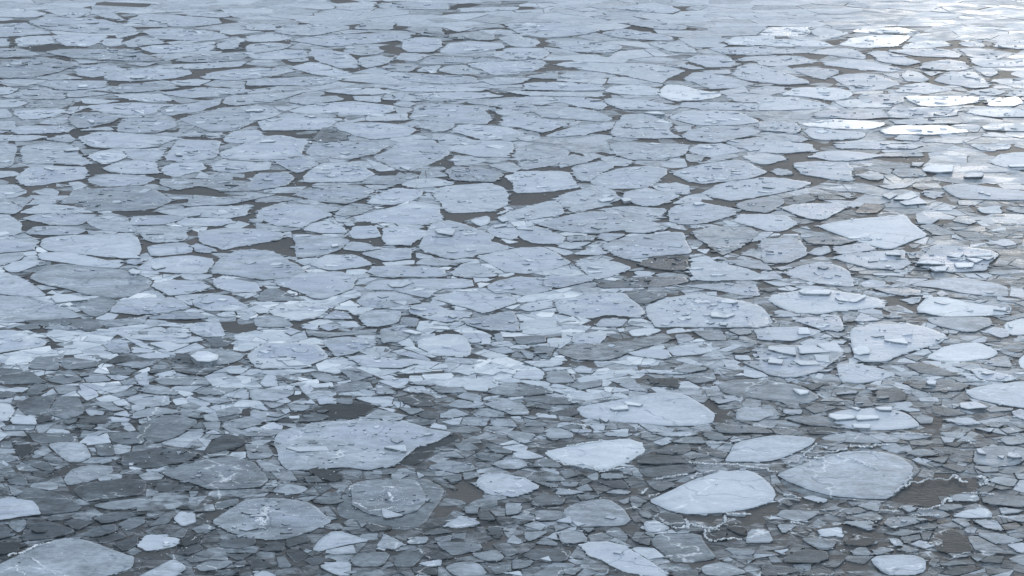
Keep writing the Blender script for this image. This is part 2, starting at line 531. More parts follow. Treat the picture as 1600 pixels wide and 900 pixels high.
(1200,450): """
71|5,80 30,45 180,15 240,0 360,5 600,40 700,65 735,110 600,130 450,140 320,160 170,155 60,120|long slab-topped floe
83s|415,50 520,72 610,40 610,55 550,85 440,72
83s|190,10 360,5 400,15 380,40 210,35
61|30,145 80,135 215,175 80,180
61r|155,200 240,180 460,175 478,270 340,260
61|-40,160 0,165 35,210 0,235 -40,235
61|-40,245 200,238 330,270 280,290 160,330 0,320
51|350,265 510,290 420,310
71|515,250 640,225 860,215 980,240 1120,290 1080,335 880,400 740,460 600,462 530,430|big five-sided chunk-dotted floe
83s|525,375 560,360 635,370 635,405 570,412 535,400
83s|720,325 850,305 878,350 780,338
73s|1045,318 1080,310 1070,328
61|535,210 575,150 640,170 710,200
51|740,185 770,150 850,180
71s|920,135 990,60 1100,55 1260,90 1460,115 1500,165 1320,172 1100,180 1000,160|pale floe with one long slab at its right tip
83s|1400,130 1490,115 1490,140
51s|990,190 1050,180 1380,180 1410,225 1270,280 1120,250 1020,220
61s|1080,0 1230,35 1500,60 1505,0 1430,-30 1200,-70 980,-50 880,-20
51|1050,30 1090,15 1130,40 1080,55
61|820,70 960,55 950,85 900,95
51r|640,0 960,0 950,30 850,50 740,30
71s|1470,220 1600,185 1660,220 1660,290 1500,295
61|1350,265 1420,245 1490,260 1510,300 1450,310
51|1430,190 1530,170 1600,155 1640,170 1500,205
71s|985,435 1080,370 1200,345 1320,340 1450,400 1400,435 1220,460 1080,455|smooth bean-shaped floe
51|1420,430 1500,420 1530,495 1400,485 1340,470
71s|1560,450 1600,415 1660,430 1660,500 1580,500
61|420,480 520,470 720,505 800,540 700,575 560,595 460,580|teardrop floe
41|860,480 1000,470 1210,545 1080,550 940,530
71r|1255,505 1340,500 1560,560 1500,580 1330,570
71s|1225,645 1330,610 1600,580 1800,600 1800,770 1600,750 1400,715 1290,690|wide smooth floe cut by the right edge
72s|1195,715 1300,705 1380,745 1250,755 1210,745
71s|370,790 460,760 740,745 880,785 960,860 860,880 700,890 500,880 400,840|floe carrying two thick white slabs
93s|380,780 530,790 545,812 430,825 385,805
93s|548,792 690,795 700,812 560,822
83s|520,845 640,850 640,875 540,870
41r|100,815 360,800 490,875 250,855
61|1090,820 1260,805 1340,845 1240,855 1160,840
41|1020,740 1080,735 1190,765 1250,790 1100,800 1030,780
31|670,640 800,620 870,660 860,700 680,720
41|540,680 620,680 665,735 540,740
41|230,750 310,720 440,745 300,785
51|90,755 215,760 210,790 100,780
51|-40,730 20,735 85,790 60,820 -40,820
61r|-60,370 100,350 480,400 400,470 330,520 160,560 0,540 -60,500|floe paved with thin plates
72s|0,355 170,360 180,430 90,410 0,380
72s|190,355 290,355 400,395 200,415
72s|300,350 430,335 480,400 360,395
72s|150,450 300,450 330,475 200,485
72s|290,415 380,420 390,465 300,450
72s|0,420 100,440 90,480 0,470
51|300,525 420,495 380,520
41|400,430 500,440 450,455
41|860,590 1080,570 1260,600 1200,640 1000,650 900,620
93s|985,580 1010,565 1055,580 1050,600 1000,598
51|1370,860 1480,850 1440,870
51|1450,880 1520,865 1600,890 1500,910
31|240,870 380,870 480,905 260,910
51|1280,870 1410,880 1390,900
61|1520,770 1640,760 1640,830 1540,800
51|420,655 540,640 560,655 430,665
31|200,600 370,590 280,640
93s|520,745 550,740 580,750 560,762
83s|668,742 775,740 770,762 700,758
73s|155,628 200,640 262,645 215,660 180,655
73s|1250,710 1280,712 1275,732
83s|1500,222 1530,225 1530,245 1505,240
83s|190,250 250,245 265,285 190,285
01w|740,50 850,80 920,110 840,130 740,110
01w|960,860 1050,790 1120,880 1010,900 900,890
01w|480,180 540,230 510,270
""",
(0,225): """
61|-60,0 90,0 105,40 85,120 40,145 -60,150
61|130,10 400,-10 490,30 480,60 550,105 530,130 380,120 140,122 135,60|squared floe with a raised slab at its back
73s|395,40 490,12 495,35 420,45
61|485,-40 640,-80 800,-70 1120,-45 1000,5 920,22 660,25 560,15
71r|540,70 640,40 760,45 800,75 700,115 620,120
61|770,40 1040,20 1030,60 980,110 860,100 800,85
61|630,150 740,115 860,100 980,115 1000,180 860,188 700,175
61|1020,95 1090,0 1110,-30 1380,-20 1370,20 1355,80 1200,115
73s|1095,55 1130,50 1140,72 1105,72
61|1370,50 1500,5 1600,-40 1750,-60 1930,-20 1890,40 1880,70 1750,95 1400,90|broad pale floe with a rounded right shoulder
61|1015,140 1100,118 1250,115 1300,150 1230,170 1100,205 1025,190
61|1310,125 1420,100 1600,110 1640,160 1500,180 1340,170
71r|100,205 170,150 300,140 530,140 550,170 520,215 380,235 180,262 120,240|snow-crusted rounded floe
93s|270,148 300,143 340,155 330,163
61|-60,170 80,168 130,185 0,215 -60,210
61|-60,260 100,250 170,300 100,330 -60,350
61|200,290 320,275 375,300 360,320 250,318
51|370,370 470,290 620,275 900,260 1000,300 1070,355 980,400 860,415 560,418 500,370|huge flat floe with grey melt bands
61|420,240 500,235 540,260 480,290
51|560,210 650,185 800,190 980,210 900,255 640,268 560,240
51|1000,215 1200,220 1600,230 1640,290 1400,295 1250,260 1100,285 1000,255
61|120,430 260,370 440,385 600,425 480,430 200,435
61|170,380 210,345 350,350 340,370
61|130,465 230,440 430,435 610,440 500,505 330,505 200,480
61|-60,440 60,440 150,500 130,560 0,580 -60,580
51|160,560 200,515 420,510 545,535 500,560 300,570
61|540,490 600,450 680,430 800,452 810,500 880,550 780,550 600,530
61|815,475 840,450 1050,445 1180,455 1040,500 820,505
61|960,420 1250,390 1500,385 1560,400 1540,440 1430,462 1200,452 1050,440
61|1100,490 1160,460 1440,465 1450,490 1380,515 1150,512
51|1180,340 1600,320 1640,330 1450,375 1160,390
61|840,520 1000,510 1180,520 1160,600 960,618 900,600 860,545
61s|920,635 1150,610 1210,650 1200,680 950,702 930,680|small brick-shaped floe above a dark junction
61|1245,545 1420,525 1620,530 1770,555 1770,590 1600,620 1480,640 1400,658 1300,630 1245,610
61|850,775 950,715 1180,695 1330,715 1340,740 1280,808 1080,805 900,785
73s|940,765 1000,750 1040,765 970,782
61|1305,800 1380,710 1480,660 1700,665 1770,700 1850,750 1920,795 1780,840 1640,850 1500,825|broad domed floe with crusty corners
61s|250,640 260,590 400,570 640,562 850,570 885,640 870,700 700,710 540,690 300,665|long smooth rectangular floe
61s|235,680 420,672 540,698 770,745 740,775 560,765 330,730 250,720
72s|670,690 800,668 885,712 760,712
61|-60,600 130,590 240,600 220,660 0,680 -60,680
61s|-60,690 130,680 150,700 130,720 0,760 -60,770
61s|20,775 90,730 240,730 235,755 120,800 60,800
61s|-60,840 100,818 170,850 240,900 300,945 200,955 -60,930
61|950,880 1060,845 1250,860 1320,890 1180,935 1040,945
61|1330,840 1450,840 1600,870 1640,920 1480,930 1330,890
61|1550,470 1640,460 1640,490 1580,490
73s|800,790 830,772 880,790 870,812 820,812
61|780,725 900,725 850,755 800,745
61|1220,620 1360,660 1300,680 1215,670
51|545,538 680,555 560,568
61|-60,370 60,360 150,400 100,435 -60,430
01w|850,560 930,640 930,700 880,690
01w|1165,540 1245,540 1240,610 1165,600
01w|1280,680 1400,680 1330,760 1290,720
01w|1170,270 1300,290 1290,330 1200,330
01w|1500,370 1640,350 1640,450 1560,440 1580,400
01w|1440,620 1640,610 1640,660 1500,650
01w|990,100 1110,115 1020,135
01w|90,100 150,130 140,180 60,165
""",
(400,225): """
61|300,60 350,0 400,-20 820,-10 830,10 740,60 560,100 430,80
51|730,80 840,30 900,-20 1140,-10 1220,60 1080,130 960,170 860,150 760,100|broad blue-tinged floe with a scalloped front
73s|895,140 930,135 970,145 950,162
61|1150,0 1170,-30 1600,-20 1610,30 1560,80 1400,80 1200,40
61|1225,100 1240,65 1450,95 1400,120 1250,135
61|690,95 760,115 880,160 760,170
61r|120,110 290,80 400,125 260,180 180,150
61r|290,200 400,120 560,110 680,140 740,190 640,235 300,240
61r|0,180 190,175 250,210 200,255 0,290 -60,270
61|-60,120 100,110 80,160 -60,172
51|680,200 1020,190 1000,230 900,250 660,248
61|900,255 1010,215 1140,215 1240,240 1220,255 1000,275
51r|1180,170 1240,140 1420,150 1560,190 1480,235 1230,225
61|1440,130 1600,115 1660,150 1600,180
71|1550,195 1620,185 1650,225 1580,230
51|245,320 290,285 420,255 640,255 740,290 700,330 580,372 400,360|spindle floe with a pebble at its back edge
83s|505,262 520,255 530,262 518,270
61|670,255 880,260 750,288
61|680,370 740,320 870,270 1050,290 1040,310 980,350 860,382
61|1090,290 1200,262 1450,245 1540,265 1580,320 1570,380 1480,420 1200,432 1160,380|blunt squared floe beside dark leads
61|610,455 820,400 1000,360 1150,385 1170,470 1060,505 820,490 640,480|long whale-shaped floe
50|1000,340 1130,350 1160,400 1040,395
51|490,440 530,400 680,390 740,400 640,440 540,450
61|0,460 30,400 150,375 260,370 380,400 490,440 340,490 290,525 100,500|smooth rounded floe ringed by thin leads
51|290,368 520,395 500,420 420,425
51|0,490 100,510 290,530 160,550 0,530
61|290,535 340,495 440,475 570,530 570,555 400,555
61|490,460 600,470 580,485 510,485
61|545,495 600,485 620,505 570,512
61|580,550 610,515 740,512 785,575 680,590 610,590
61|790,530 880,512 1090,545 1030,590 960,625 820,632 790,600
61|1010,650 1060,570 1090,500 1200,475 1290,495 1500,575 1460,605 1600,640 1580,655 1260,715 1180,710 1080,680|large many-cornered floe with a slab on it
72s|1110,510 1140,500 1250,530 1225,580 1130,560
61s|1330,475 1440,445 1465,460 1455,500 1400,515|small lone rounded floe in dark water
61|1500,460 1600,415 1860,350 1900,375 1945,435 1700,475 1560,490
73s|1510,460 1560,455 1580,475 1540,485
61|1440,540 1480,505 1600,505 1660,560 1600,600 1500,580
73s|1480,510 1560,498 1570,510 1490,522
61|225,560 420,570 590,600 530,655 440,690 260,712 245,640|ragged-left floe beside open dark water
83s|465,625 510,620 515,635 480,642
61|540,655 580,610 700,620 770,655 640,670
61|335,750 440,690 620,688 740,750 620,770 470,792
61|650,680 780,660 960,650 985,715 820,730
51s|1000,675 1130,710 1000,713
61|990,750 1040,715 1160,712 1290,740 1180,760
61|690,800 730,765 900,755 1180,780 1190,830 960,830 760,830
61|1200,800 1290,748 1380,745 1530,830 1250,828
61|1390,705 1500,670 1640,650 1790,640 1880,680 1975,740 1860,780 1700,810 1560,800 1470,755|large pointed floe with a bluish middle
61s|660,905 740,850 1000,842 1350,842 1370,895 900,915
72s|820,870 930,845 1000,855 910,895 850,895
61|1430,890 1520,850 1640,825 1800,835 1810,900 1500,935
61|-60,860 0,860 50,890 -60,900
51|-60,300 130,310 0,340 -60,335
51|0,350 130,320 320,345 80,362 0,362
61|1500,440 1560,410 1600,405 1540,435
71|1410,855 1500,838 1440,860
61|240,725 340,745 300,760
01w|0,620 100,590 180,560 225,570 250,640 240,720 180,700 100,650 0,660
01w|1000,340 1050,290 1090,300 1110,345 1020,355
01w|1170,420 1200,440 1480,430 1380,470 1260,470 1180,470
01w|1580,280 1640,290 1640,380 1590,380
01w|740,740 800,750 760,760 650,690 700,700
01w|640,850 740,835 660,890 610,890
""",
(800,225): """
61|10,60 30,20 170,5 360,45 350,90 260,130 60,160
61|370,60 510,90 480,110 300,150 290,130
61|0,200 20,170 350,170 400,240 420,270 200,300 10,305|boxy pale floe above a dark lead
61|370,140 560,105 640,140 560,180 480,235 400,220
61|480,240 540,190 680,150 850,135 980,155 960,190 880,250 820,275 600,278
61|550,85 620,75 760,105 720,138 620,135
61|610,-10 1120,0 1090,50 1060,70 940,100 740,95 640,60
61|1010,170 1070,150 1240,115 1400,95 1480,110 1540,150 1610,175 1480,215 1200,250 1100,230 1020,195|pale floe with a long raised back rim
61|1190,300 1290,250 1560,205 1720,215 1880,245 1750,290 1600,320 1380,355 1230,325
61|270,340 350,300 540,262 640,290 680,345 560,390 380,428 330,395|arrow-shaped floe pointing left
83s|535,340 570,330 640,335 620,355 560,360
61|690,340 700,300 840,270 900,290 1060,325 900,388 770,375
93s|680,335 710,325 740,335 745,355 700,362
61|880,265 1020,238 1110,262 1110,310 1000,315 910,285
61|600,395 760,388 980,405 910,465 760,430
61|975,420 1020,385 1160,360 1410,405 1390,440 1200,495 1060,500 985,485|rounded speckled floe
83s|1130,365 1170,360 1210,370 1150,380
61|1000,370 1100,320 1180,340 1180,355 1050,372
51|1390,380 1470,350 1600,330 1700,340 1700,370 1600,430 1420,405
61|1385,480 1420,440 1600,438 1720,450 1795,495 1700,540 1600,545 1500,515
51|1110,550 1260,515 1490,520 1550,555 1480,610 1400,660 1320,695 1260,660 1210,620
61|150,495 400,430 520,420 680,440 770,490 720,530 520,560 300,540|long leaf floe with a dark speckled middle
61|20,540 150,505 340,580 320,625 140,620 60,590
72s|30,530 60,505 140,540
61|770,475 880,485 980,525 830,555 700,545
61|535,580 560,555 720,562 600,612
51|340,575 520,570 510,600 345,605
61|280,640 320,615 510,610 380,660
61|555,630 720,575 1060,550 1090,600 1130,680 900,700 720,722 640,690|broad blue-dusted floe
61|375,685 540,640 600,685 480,692
61|1115,790 1120,740 1260,735 1450,770 1620,830 1560,845 1150,855|wedge floe sharp at its right end
71|1110,720 1220,700 1285,738 1130,735
61|385,740 640,730 755,775 640,820 520,850 440,790
61r|200,820 520,825 510,850 300,900 200,880
61s|755,800 800,790 910,800 820,845
51|1420,690 1500,650 1620,680 1620,740 1500,700
51|1300,725 1540,720 1640,790 1460,770
71|1150,660 1240,655 1210,685
61|1560,620 1640,610 1660,670 1600,670
61|1490,610 1560,550 1640,550 1560,600
61|980,520 1060,505 1100,540
61|1180,120 1290,70 1380,58 1420,75 1280,110
61|1430,75 1600,60 1700,75 1720,95 1600,125 1540,125
61|1100,40 1160,0 1350,0 1440,45 1220,85
51|1080,60 1210,75 1180,110 1100,110
61|1350,0 1640,-20 1880,0 1890,40 1700,60 1500,45
41r|740,830 1080,830 1110,860 960,890 600,900 520,885
61|1060,885 1280,870 1520,872 1540,905 1550,950 1440,945 1260,910
31r|780,750 900,700 1100,700 1100,790 900,780
01w|0,310 260,310 300,290 270,350 150,370 0,410
01w|380,440 560,390 680,350 760,380 600,400 520,410
01w|920,460 980,420 980,480 1000,510 920,490
01w|1110,310 1110,250 1190,290 1230,330 1360,360 1360,390 1200,350
01w|940,120 1160,130 1000,160 1000,200 900,240 980,160
01w|1090,570 1150,580 1260,680 1160,660 1140,640
01w|250,640 370,690 420,730 380,725
01w|390,690 620,695 760,730 790,790 600,725
""",
(1200,225): """
61|260,75 320,50 450,38 740,70 560,100 400,105
61|150,120 300,105 500,115 535,170 520,232 380,215 220,190|squarish crusted floe among grey brash
61|20,170 60,150 150,170 150,190 60,195
61|400,0 640,-10 980,10 900,30 640,30 440,25
51|560,195 640,165 725,190 720,215 640,225
51|700,60 960,50 980,75 720,78
83s|960,145 1000,128 1160,130 1155,175 1060,178 970,165|thick bluish slab lying on brash
61|900,115 980,112 950,138 900,135
51|800,150 960,155 1000,200 820,205 780,180
71s|1380,110 1440,65 1560,50 1700,55 1700,150 1560,160 1420,130
83s|1495,125 1700,120 1700,140 1510,140
63|1220,195 1260,170 1350,185 1340,210 1230,208
61s|1085,265 1200,245 1400,270 1650,300 1650,345 1500,350 1190,340 1110,290|wide smooth floe with two buttons of ice
83s|1310,300 1350,295 1350,308
83s|1350,310 1390,308 1390,320
72s|775,350 900,282 940,320 880,350
72s|820,362 940,325 1000,370 860,385
63|710,320 760,300 815,310 760,345
51|970,290 1110,300 1040,340 980,320
51|420,310 515,305 515,340
41|310,310 440,322 500,345 320,345
61r|85,400 180,375 420,365 500,385 430,430 350,470 260,470 150,430
71s|305,510 500,470 740,450 860,440 900,490 950,530 1005,570 880,610 780,655 720,655 600,620 480,580 380,540|big pale kite-shaped floe
93s|515,465 528,462 530,475
61|385,705 560,680 840,660 865,670 855,700 890,740 840,782 640,775 500,740|arrowhead floe with a slab on its blunt end
73s|730,670 820,665 835,700 740,690
93s|735,755 765,752 768,765 738,768
61r|980,680 1040,630 1200,640 1400,665 1450,695 1380,740 1370,790 1120,800 990,770 920,745|floe heaped with tilted plates
73s|920,750 1000,710 1115,750 1050,755
73s|1000,770 1130,755 1110,790 1040,795
73s|1110,695 1225,680 1200,712
83s|1225,690 1400,680 1400,695 1250,700
83s|1230,710 1350,715 1300,740
83s|1160,740 1285,742 1280,768 1180,770
73s|1300,700 1415,705 1380,725
61|85,810 200,760 330,730 460,765 510,800 535,850 530,895 300,870|shell-shaped floe
63s|310,765 345,752 380,765 350,778
61|-40,590 80,588 180,590 240,650 240,690 130,740 -40,740
61|250,680 290,650 380,640 390,675 320,695
51|400,645 600,615 690,655 450,690
41r|210,590 400,570 560,600 440,630 260,620
61|920,455 1080,465 1020,500 940,490
71|1300,400 1440,385 1470,430 1340,430
51|1190,450 1310,480 1260,500 1150,480
51|940,510 1040,500 1180,560 1050,570
61|1370,600 1500,590 1560,630 1470,640
51|870,680 990,660 970,710 880,715
61|650,808 850,805 850,822 660,822
51|570,870 640,845 740,860 720,895 600,895
51|40,770 110,760 160,770 80,790
51|-40,790 50,810 100,840 -40,850
51|-40,855 100,865 210,875 60,890
61|160,890 300,885 380,900 280,920
31|600,370 740,380 680,430 540,430
41|150,330 250,310 300,350 180,370
51|1500,400 1640,400 1640,440 1520,420
51|1180,352 1350,350 1300,380 1190,380
61|1250,0 1530,0 1500,30 1330,40
61|200,520 240,512 270,535
61|680,260 930,235 860,270 760,280
31|900,265 1040,275 960,285
01w|0,120 140,110 170,180 300,220 420,260 200,260 150,195 0,150
01w|290,0 400,10 360,45 290,30
01w|200,460 300,490 310,540 200,500
01w|860,700 940,770 1000,830 860,790 890,740
""",
(0,0): """
61|190,140 250,110 330,105 640,120 860,180 840,200 600,208 300,185|long cigar floe
61|-60,150 160,142 200,165 330,210 100,225 -60,230
61|90,240 200,225 320,225 345,270 120,288
61|-60,240 40,240 65,285 -60,290
61|330,235 370,215 680,220 620,265 540,292 400,280
61|635,265 660,240 770,242 750,285 670,288
61|720,225 780,205 870,200 850,215 740,238
61|765,270 850,235 980,235 1040,270 900,280 830,298
61|885,195 950,178 1150,180 1340,195 1440,235 1300,255 1000,245|long almond floe with a dark notch
61|880,300 960,282 1335,280 1335,310 1100,330 940,330
61|1345,280 1430,255 1500,260 1480,300 1380,310
51|-60,300 130,302 260,345 150,350 -60,360
51|275,325 400,305 820,305 860,320 1015,375 900,382 600,370 440,360|long grey tapering floe
51|-60,420 60,380 260,352 370,370 470,405 380,445 180,488 -60,485|broad lens floe at the left edge
61|465,440 500,410 650,400 800,432 660,470 580,485 480,465
61|475,375 670,385 500,398
51|195,490 370,460 530,490 360,498
61|650,480 690,455 900,425 1180,435 1200,460 1080,490 820,505 680,500
73s|810,480 900,470 920,485 830,492
51|225,520 340,500 660,505 660,545 420,562 300,545|flat grey floe with one small slab
83s|485,530 545,528 550,540 490,542
51|680,560 760,520 1000,520 1140,550 900,572 720,578
61|-60,540 130,550 60,585 -60,595
51|0,605 60,590 210,545 300,555 400,580 410,615 200,618
51|415,570 560,570 690,585 480,608 425,605
61|-60,625 80,625 185,640 100,670 -60,670
51|180,645 230,625 460,625 420,665 160,675
61|500,615 760,628 620,648 520,645
61|700,590 900,585 1010,585 1085,625 940,640 760,612
61|540,660 800,640 1060,655 1000,670 980,700 880,718 700,705 600,690
61|1010,700 1060,665 1380,615 1370,650 1250,695 1060,722
83s|1030,685 1080,682 1085,695 1035,698
61|1390,640 1420,600 1600,585 1900,575 1800,610 1650,640 1460,660
61|1115,745 1260,710 1400,670 1600,660 1700,665 1760,710 1600,755 1480,815 1300,822 1200,780|huge pale floe with a long back ridge
83s|1530,680 1640,682 1650,692 1540,695
61|100,690 420,680 400,700 260,740 130,745 95,715
61|-60,680 40,680 90,730 -60,740
51|430,740 460,710 540,698 740,735 700,765 500,802 450,780|kidney floe with one white lump
93s|545,742 585,745 590,765 570,772
61|730,790 780,735 940,735 1110,760 1100,790 980,830 800,828 735,815
61|1120,850 1220,812 1280,850 1200,855
61|60,820 130,785 380,785 460,800 420,825 120,838
61|240,770 320,735 415,765 370,780
61|270,870 430,835 475,870 440,890
61|-60,845 200,845 300,850 180,880 -60,880
61|1285,835 1400,825 1370,860 1300,860
61|1390,865 1470,815 1620,810 1650,855 1560,890 1420,890
61|780,130 900,85 1100,95 1350,115 1400,145 1170,168 900,150
61|-60,50 150,55 300,85 210,108 -60,105
61|270,60 560,50 560,95 460,108 380,100
61|580,85 700,75 780,125 660,110
61|1140,95 1400,75 1440,100 1400,110
51|1080,380 1240,345 1500,320 1600,330 1500,375 1200,390
61|930,425 1000,408 1200,398 1560,382 1480,418 1200,428
61|1300,455 1480,430 1650,425 1650,480 1450,500 1260,490
61|1060,510 1200,495 1330,500 1230,535 1120,530
61|1130,565 1280,545 1600,560 1400,600 1180,612 1000,580
51|410,700 520,680 440,715
61|480,815 680,790 720,812
51|-60,760 90,755 105,790 30,830 -60,830
51|780,395 980,390 900,415
51|-60,505 200,535 60,540
""",
(400,0): """
61|110,190 180,160 330,150 600,165 560,185 360,222 200,215
61|230,255 290,235 500,218 800,205 980,215 940,245 700,270 460,290 350,275|long speckled canoe floe
61|600,178 700,135 870,140 850,185
51|930,185 980,165 1150,175 1180,210 1080,222
61|1180,170 1380,170 1260,200
51|1205,240 1210,215 1400,190 1500,220 1480,250
61|905,300 930,245 1050,230 1160,245 1160,290 1100,325 950,322|speckled rounded floe ringed by wet ice
61|1140,325 1200,270 1340,255 1540,270 1550,300 1400,325 1200,338
51|545,320 600,285 740,280 800,320 740,340 640,345
61|330,340 345,308 420,310 560,330 635,375 630,420 520,425 400,385
51|640,400 650,360 780,345 860,365 830,390 700,425
61|870,370 910,330 1080,340 1000,385
51|780,420 860,395 960,398 1020,410 960,450 850,445
51|1020,400 1080,350 1340,355 1600,375 1200,402 1060,405
61|1000,445 1050,415 1160,408 1120,450
61|1130,440 1200,410 1300,405 1420,460 1240,465
61|1310,400 1500,385 1650,390 1650,460 1480,468 1400,430
61|-60,350 180,310 310,315 325,355 200,368 0,370
61|-60,280 100,265 230,280 150,310 -60,335
61|-60,225 100,205 235,240 120,258 -60,260
61|-60,150 100,150 130,175 100,190 -60,185
61|190,375 320,360 330,380 240,388
61|215,420 330,388 400,395 620,465 480,475 360,465
61|-60,435 130,425 260,440 100,475 -60,480
61|-60,500 300,478 560,490 400,530 -60,535
61|860,480 1080,465 1350,475 1400,515 1160,525 920,505
61|1400,500 1500,480 1720,485 1650,520 1480,530
61|420,570 600,550 760,550 880,575 760,588 600,592
61|800,545 1100,535 1440,550 1400,570 950,572
61|900,590 1200,575 1440,580 1560,600 1300,620 1040,610
51|790,620 810,585 920,585 1080,625 980,632
61|200,640 220,615 500,595 560,620 320,655
61|600,600 790,600 770,640 620,625
61|195,690 300,660 600,632 760,650 850,660 870,690 760,718 500,715 260,705|large tapering floe with a bluish heart
51|850,650 920,630 1000,645 950,670
61|960,745 990,660 1120,640 1300,655 1420,680 1480,740 1440,780 1250,770 1100,750|broad rough floe cut by a step
61|1310,640 1500,615 1640,605 1760,680 1740,700 1600,680 1430,655
61|1500,680 1640,695 1700,720 1640,745 1500,710
61|-40,670 20,658 165,705 60,745 -40,755
61|10,760 60,745 200,730 380,735 540,740 460,790 400,810 100,815 40,815|grey-centred floe with a chip at its back
83s|315,720 360,720 378,728 340,732
61r|680,755 700,720 940,705 955,750
61|480,790 620,765 860,772 1000,805 960,850 720,870 600,840
61|880,778 1000,760 1040,770 960,800
51|1010,785 1080,755 1240,765 1235,800 1150,822 1060,805
61|1225,820 1270,775 1600,795 1660,830 1560,870 1400,870
61|1130,870 1200,835 1340,865 1400,900 1160,905
41|350,870 420,790 560,840 580,870 400,895
61|840,850 1030,840 1140,890 1000,905 840,880
61|760,20 960,10 1200,20 1210,60 900,55 780,50
61|1260,50 1640,40 1640,60 1290,75
61|1500,240 1640,215 1700,250 1640,275
61|1420,330 1640,310 1640,370 1560,370
83s|20,885 60,870 125,872 110,885
93s|330,882 345,878 350,890 335,893
01w|850,180 870,145 960,160 930,190
01w|800,340 910,300 900,340 860,380
01w|80,405 210,390 200,420 120,415
01w|180,470 270,445 380,470
01w|60,640 190,635 160,700 80,670
01w|50,820 300,820 380,850 70,855
01w|1215,30 1350,30 1230,75
""",
(800,0): """
61|-60,250 0,225 130,240 185,265 120,295 0,290
61|250,250 560,255 700,290 640,330 400,325 300,300
61|840,270 1060,260 1170,330 1000,325
61|-60,302 200,300 240,330 180,370 -60,370
61|-60,385 180,372 220,395 150,440 -60,455
61|270,405 330,385 600,395 850,395 1090,440 1030,465 970,490 940,520 860,505 700,470 420,430|wide floe pinched above a dark fork
61|1030,410 1080,395 1210,430 1120,432
61|1080,370 1160,345 1340,350 1400,385 1380,415 1220,420
61|300,480 360,440 560,455 680,480 540,490 400,492
51|80,480 290,440 280,490 180,490
61|1070,490 1130,455 1200,450 1360,480 1520,525 1380,550 1240,555 1140,515|shield floe below the dark fork
61|1180,442 1360,432 1370,462 1240,460
61|1375,460 1420,410 1520,395 1600,420 1760,475 1875,520 1700,530 1500,505 1410,490
61|80,520 240,510 560,525 590,560 400,566 70,560
71|580,570 620,540 760,530 860,540 920,560 900,595 700,590|sunlit sharp-rimmed small floe
81|915,600 950,530 1060,530 1160,560 1330,590 1200,625 1000,630|white sunlit floe with a warm glint
61|-60,570 240,575 560,575 550,605 400,600 100,595
61|0,610 240,602 275,635 180,655 60,640
61|-60,620 20,622 165,670 120,700 -60,690
61|270,608 400,605 560,620 590,660 560,685 440,670 300,635
61|570,625 640,612 820,620 1060,665 1010,685 700,685 600,655
51s|130,700 220,655 500,685 640,740 580,760 380,745 200,730|grey wing-shaped floe
61|-60,730 100,728 360,765 250,815 180,830 40,795 -60,790
61|200,850 380,790 640,762 630,800 460,840 280,855
61|620,810 665,750 690,715 860,712 1000,770 980,820 1060,860 800,865 630,850
93s|820,695 910,690 960,720 880,712
61|975,735 1090,690 1400,695 1560,760 1400,780 1160,782
61|1060,850 1110,810 1260,785 1560,800 1550,830 1400,865 1280,890 1120,880|bluish lens floe
61|1330,890 1500,860 1700,850 1700,900 1400,915
61|40,870 110,840 190,860 100,885
61|-60,810 60,820 80,850 20,880 -60,880
61|620,50 760,30 980,35 1060,60 1000,85 800,70
61|720,150 860,120 1100,160 1080,185 900,180
61|-60,150 300,140 560,190 400,220 200,235 60,215
61|550,205 700,180 1000,225 1010,255 700,240
71|1320,260 1400,230 1640,220 1640,280 1360,280
61|1340,600 1440,580 1640,600 1640,640 1400,635
61|1480,560 1600,537 1710,545 1700,575 1600,598 1500,580
61|1400,375 1460,355 1640,345 1640,370 1450,382
61|1060,640 1400,640 1640,650 1640,690 1200,685 1060,665
61|1220,300 1500,290 1640,295 1640,340 1340,340
01w|200,250 230,260 300,310 240,320
01w|980,490 1090,450 1060,490 1120,520 1200,560 1340,580 1200,575 1060,520 980,510
01w|570,500 760,500 880,520 600,535 570,520
01w|580,680 780,700 680,720 640,780 620,730
""",
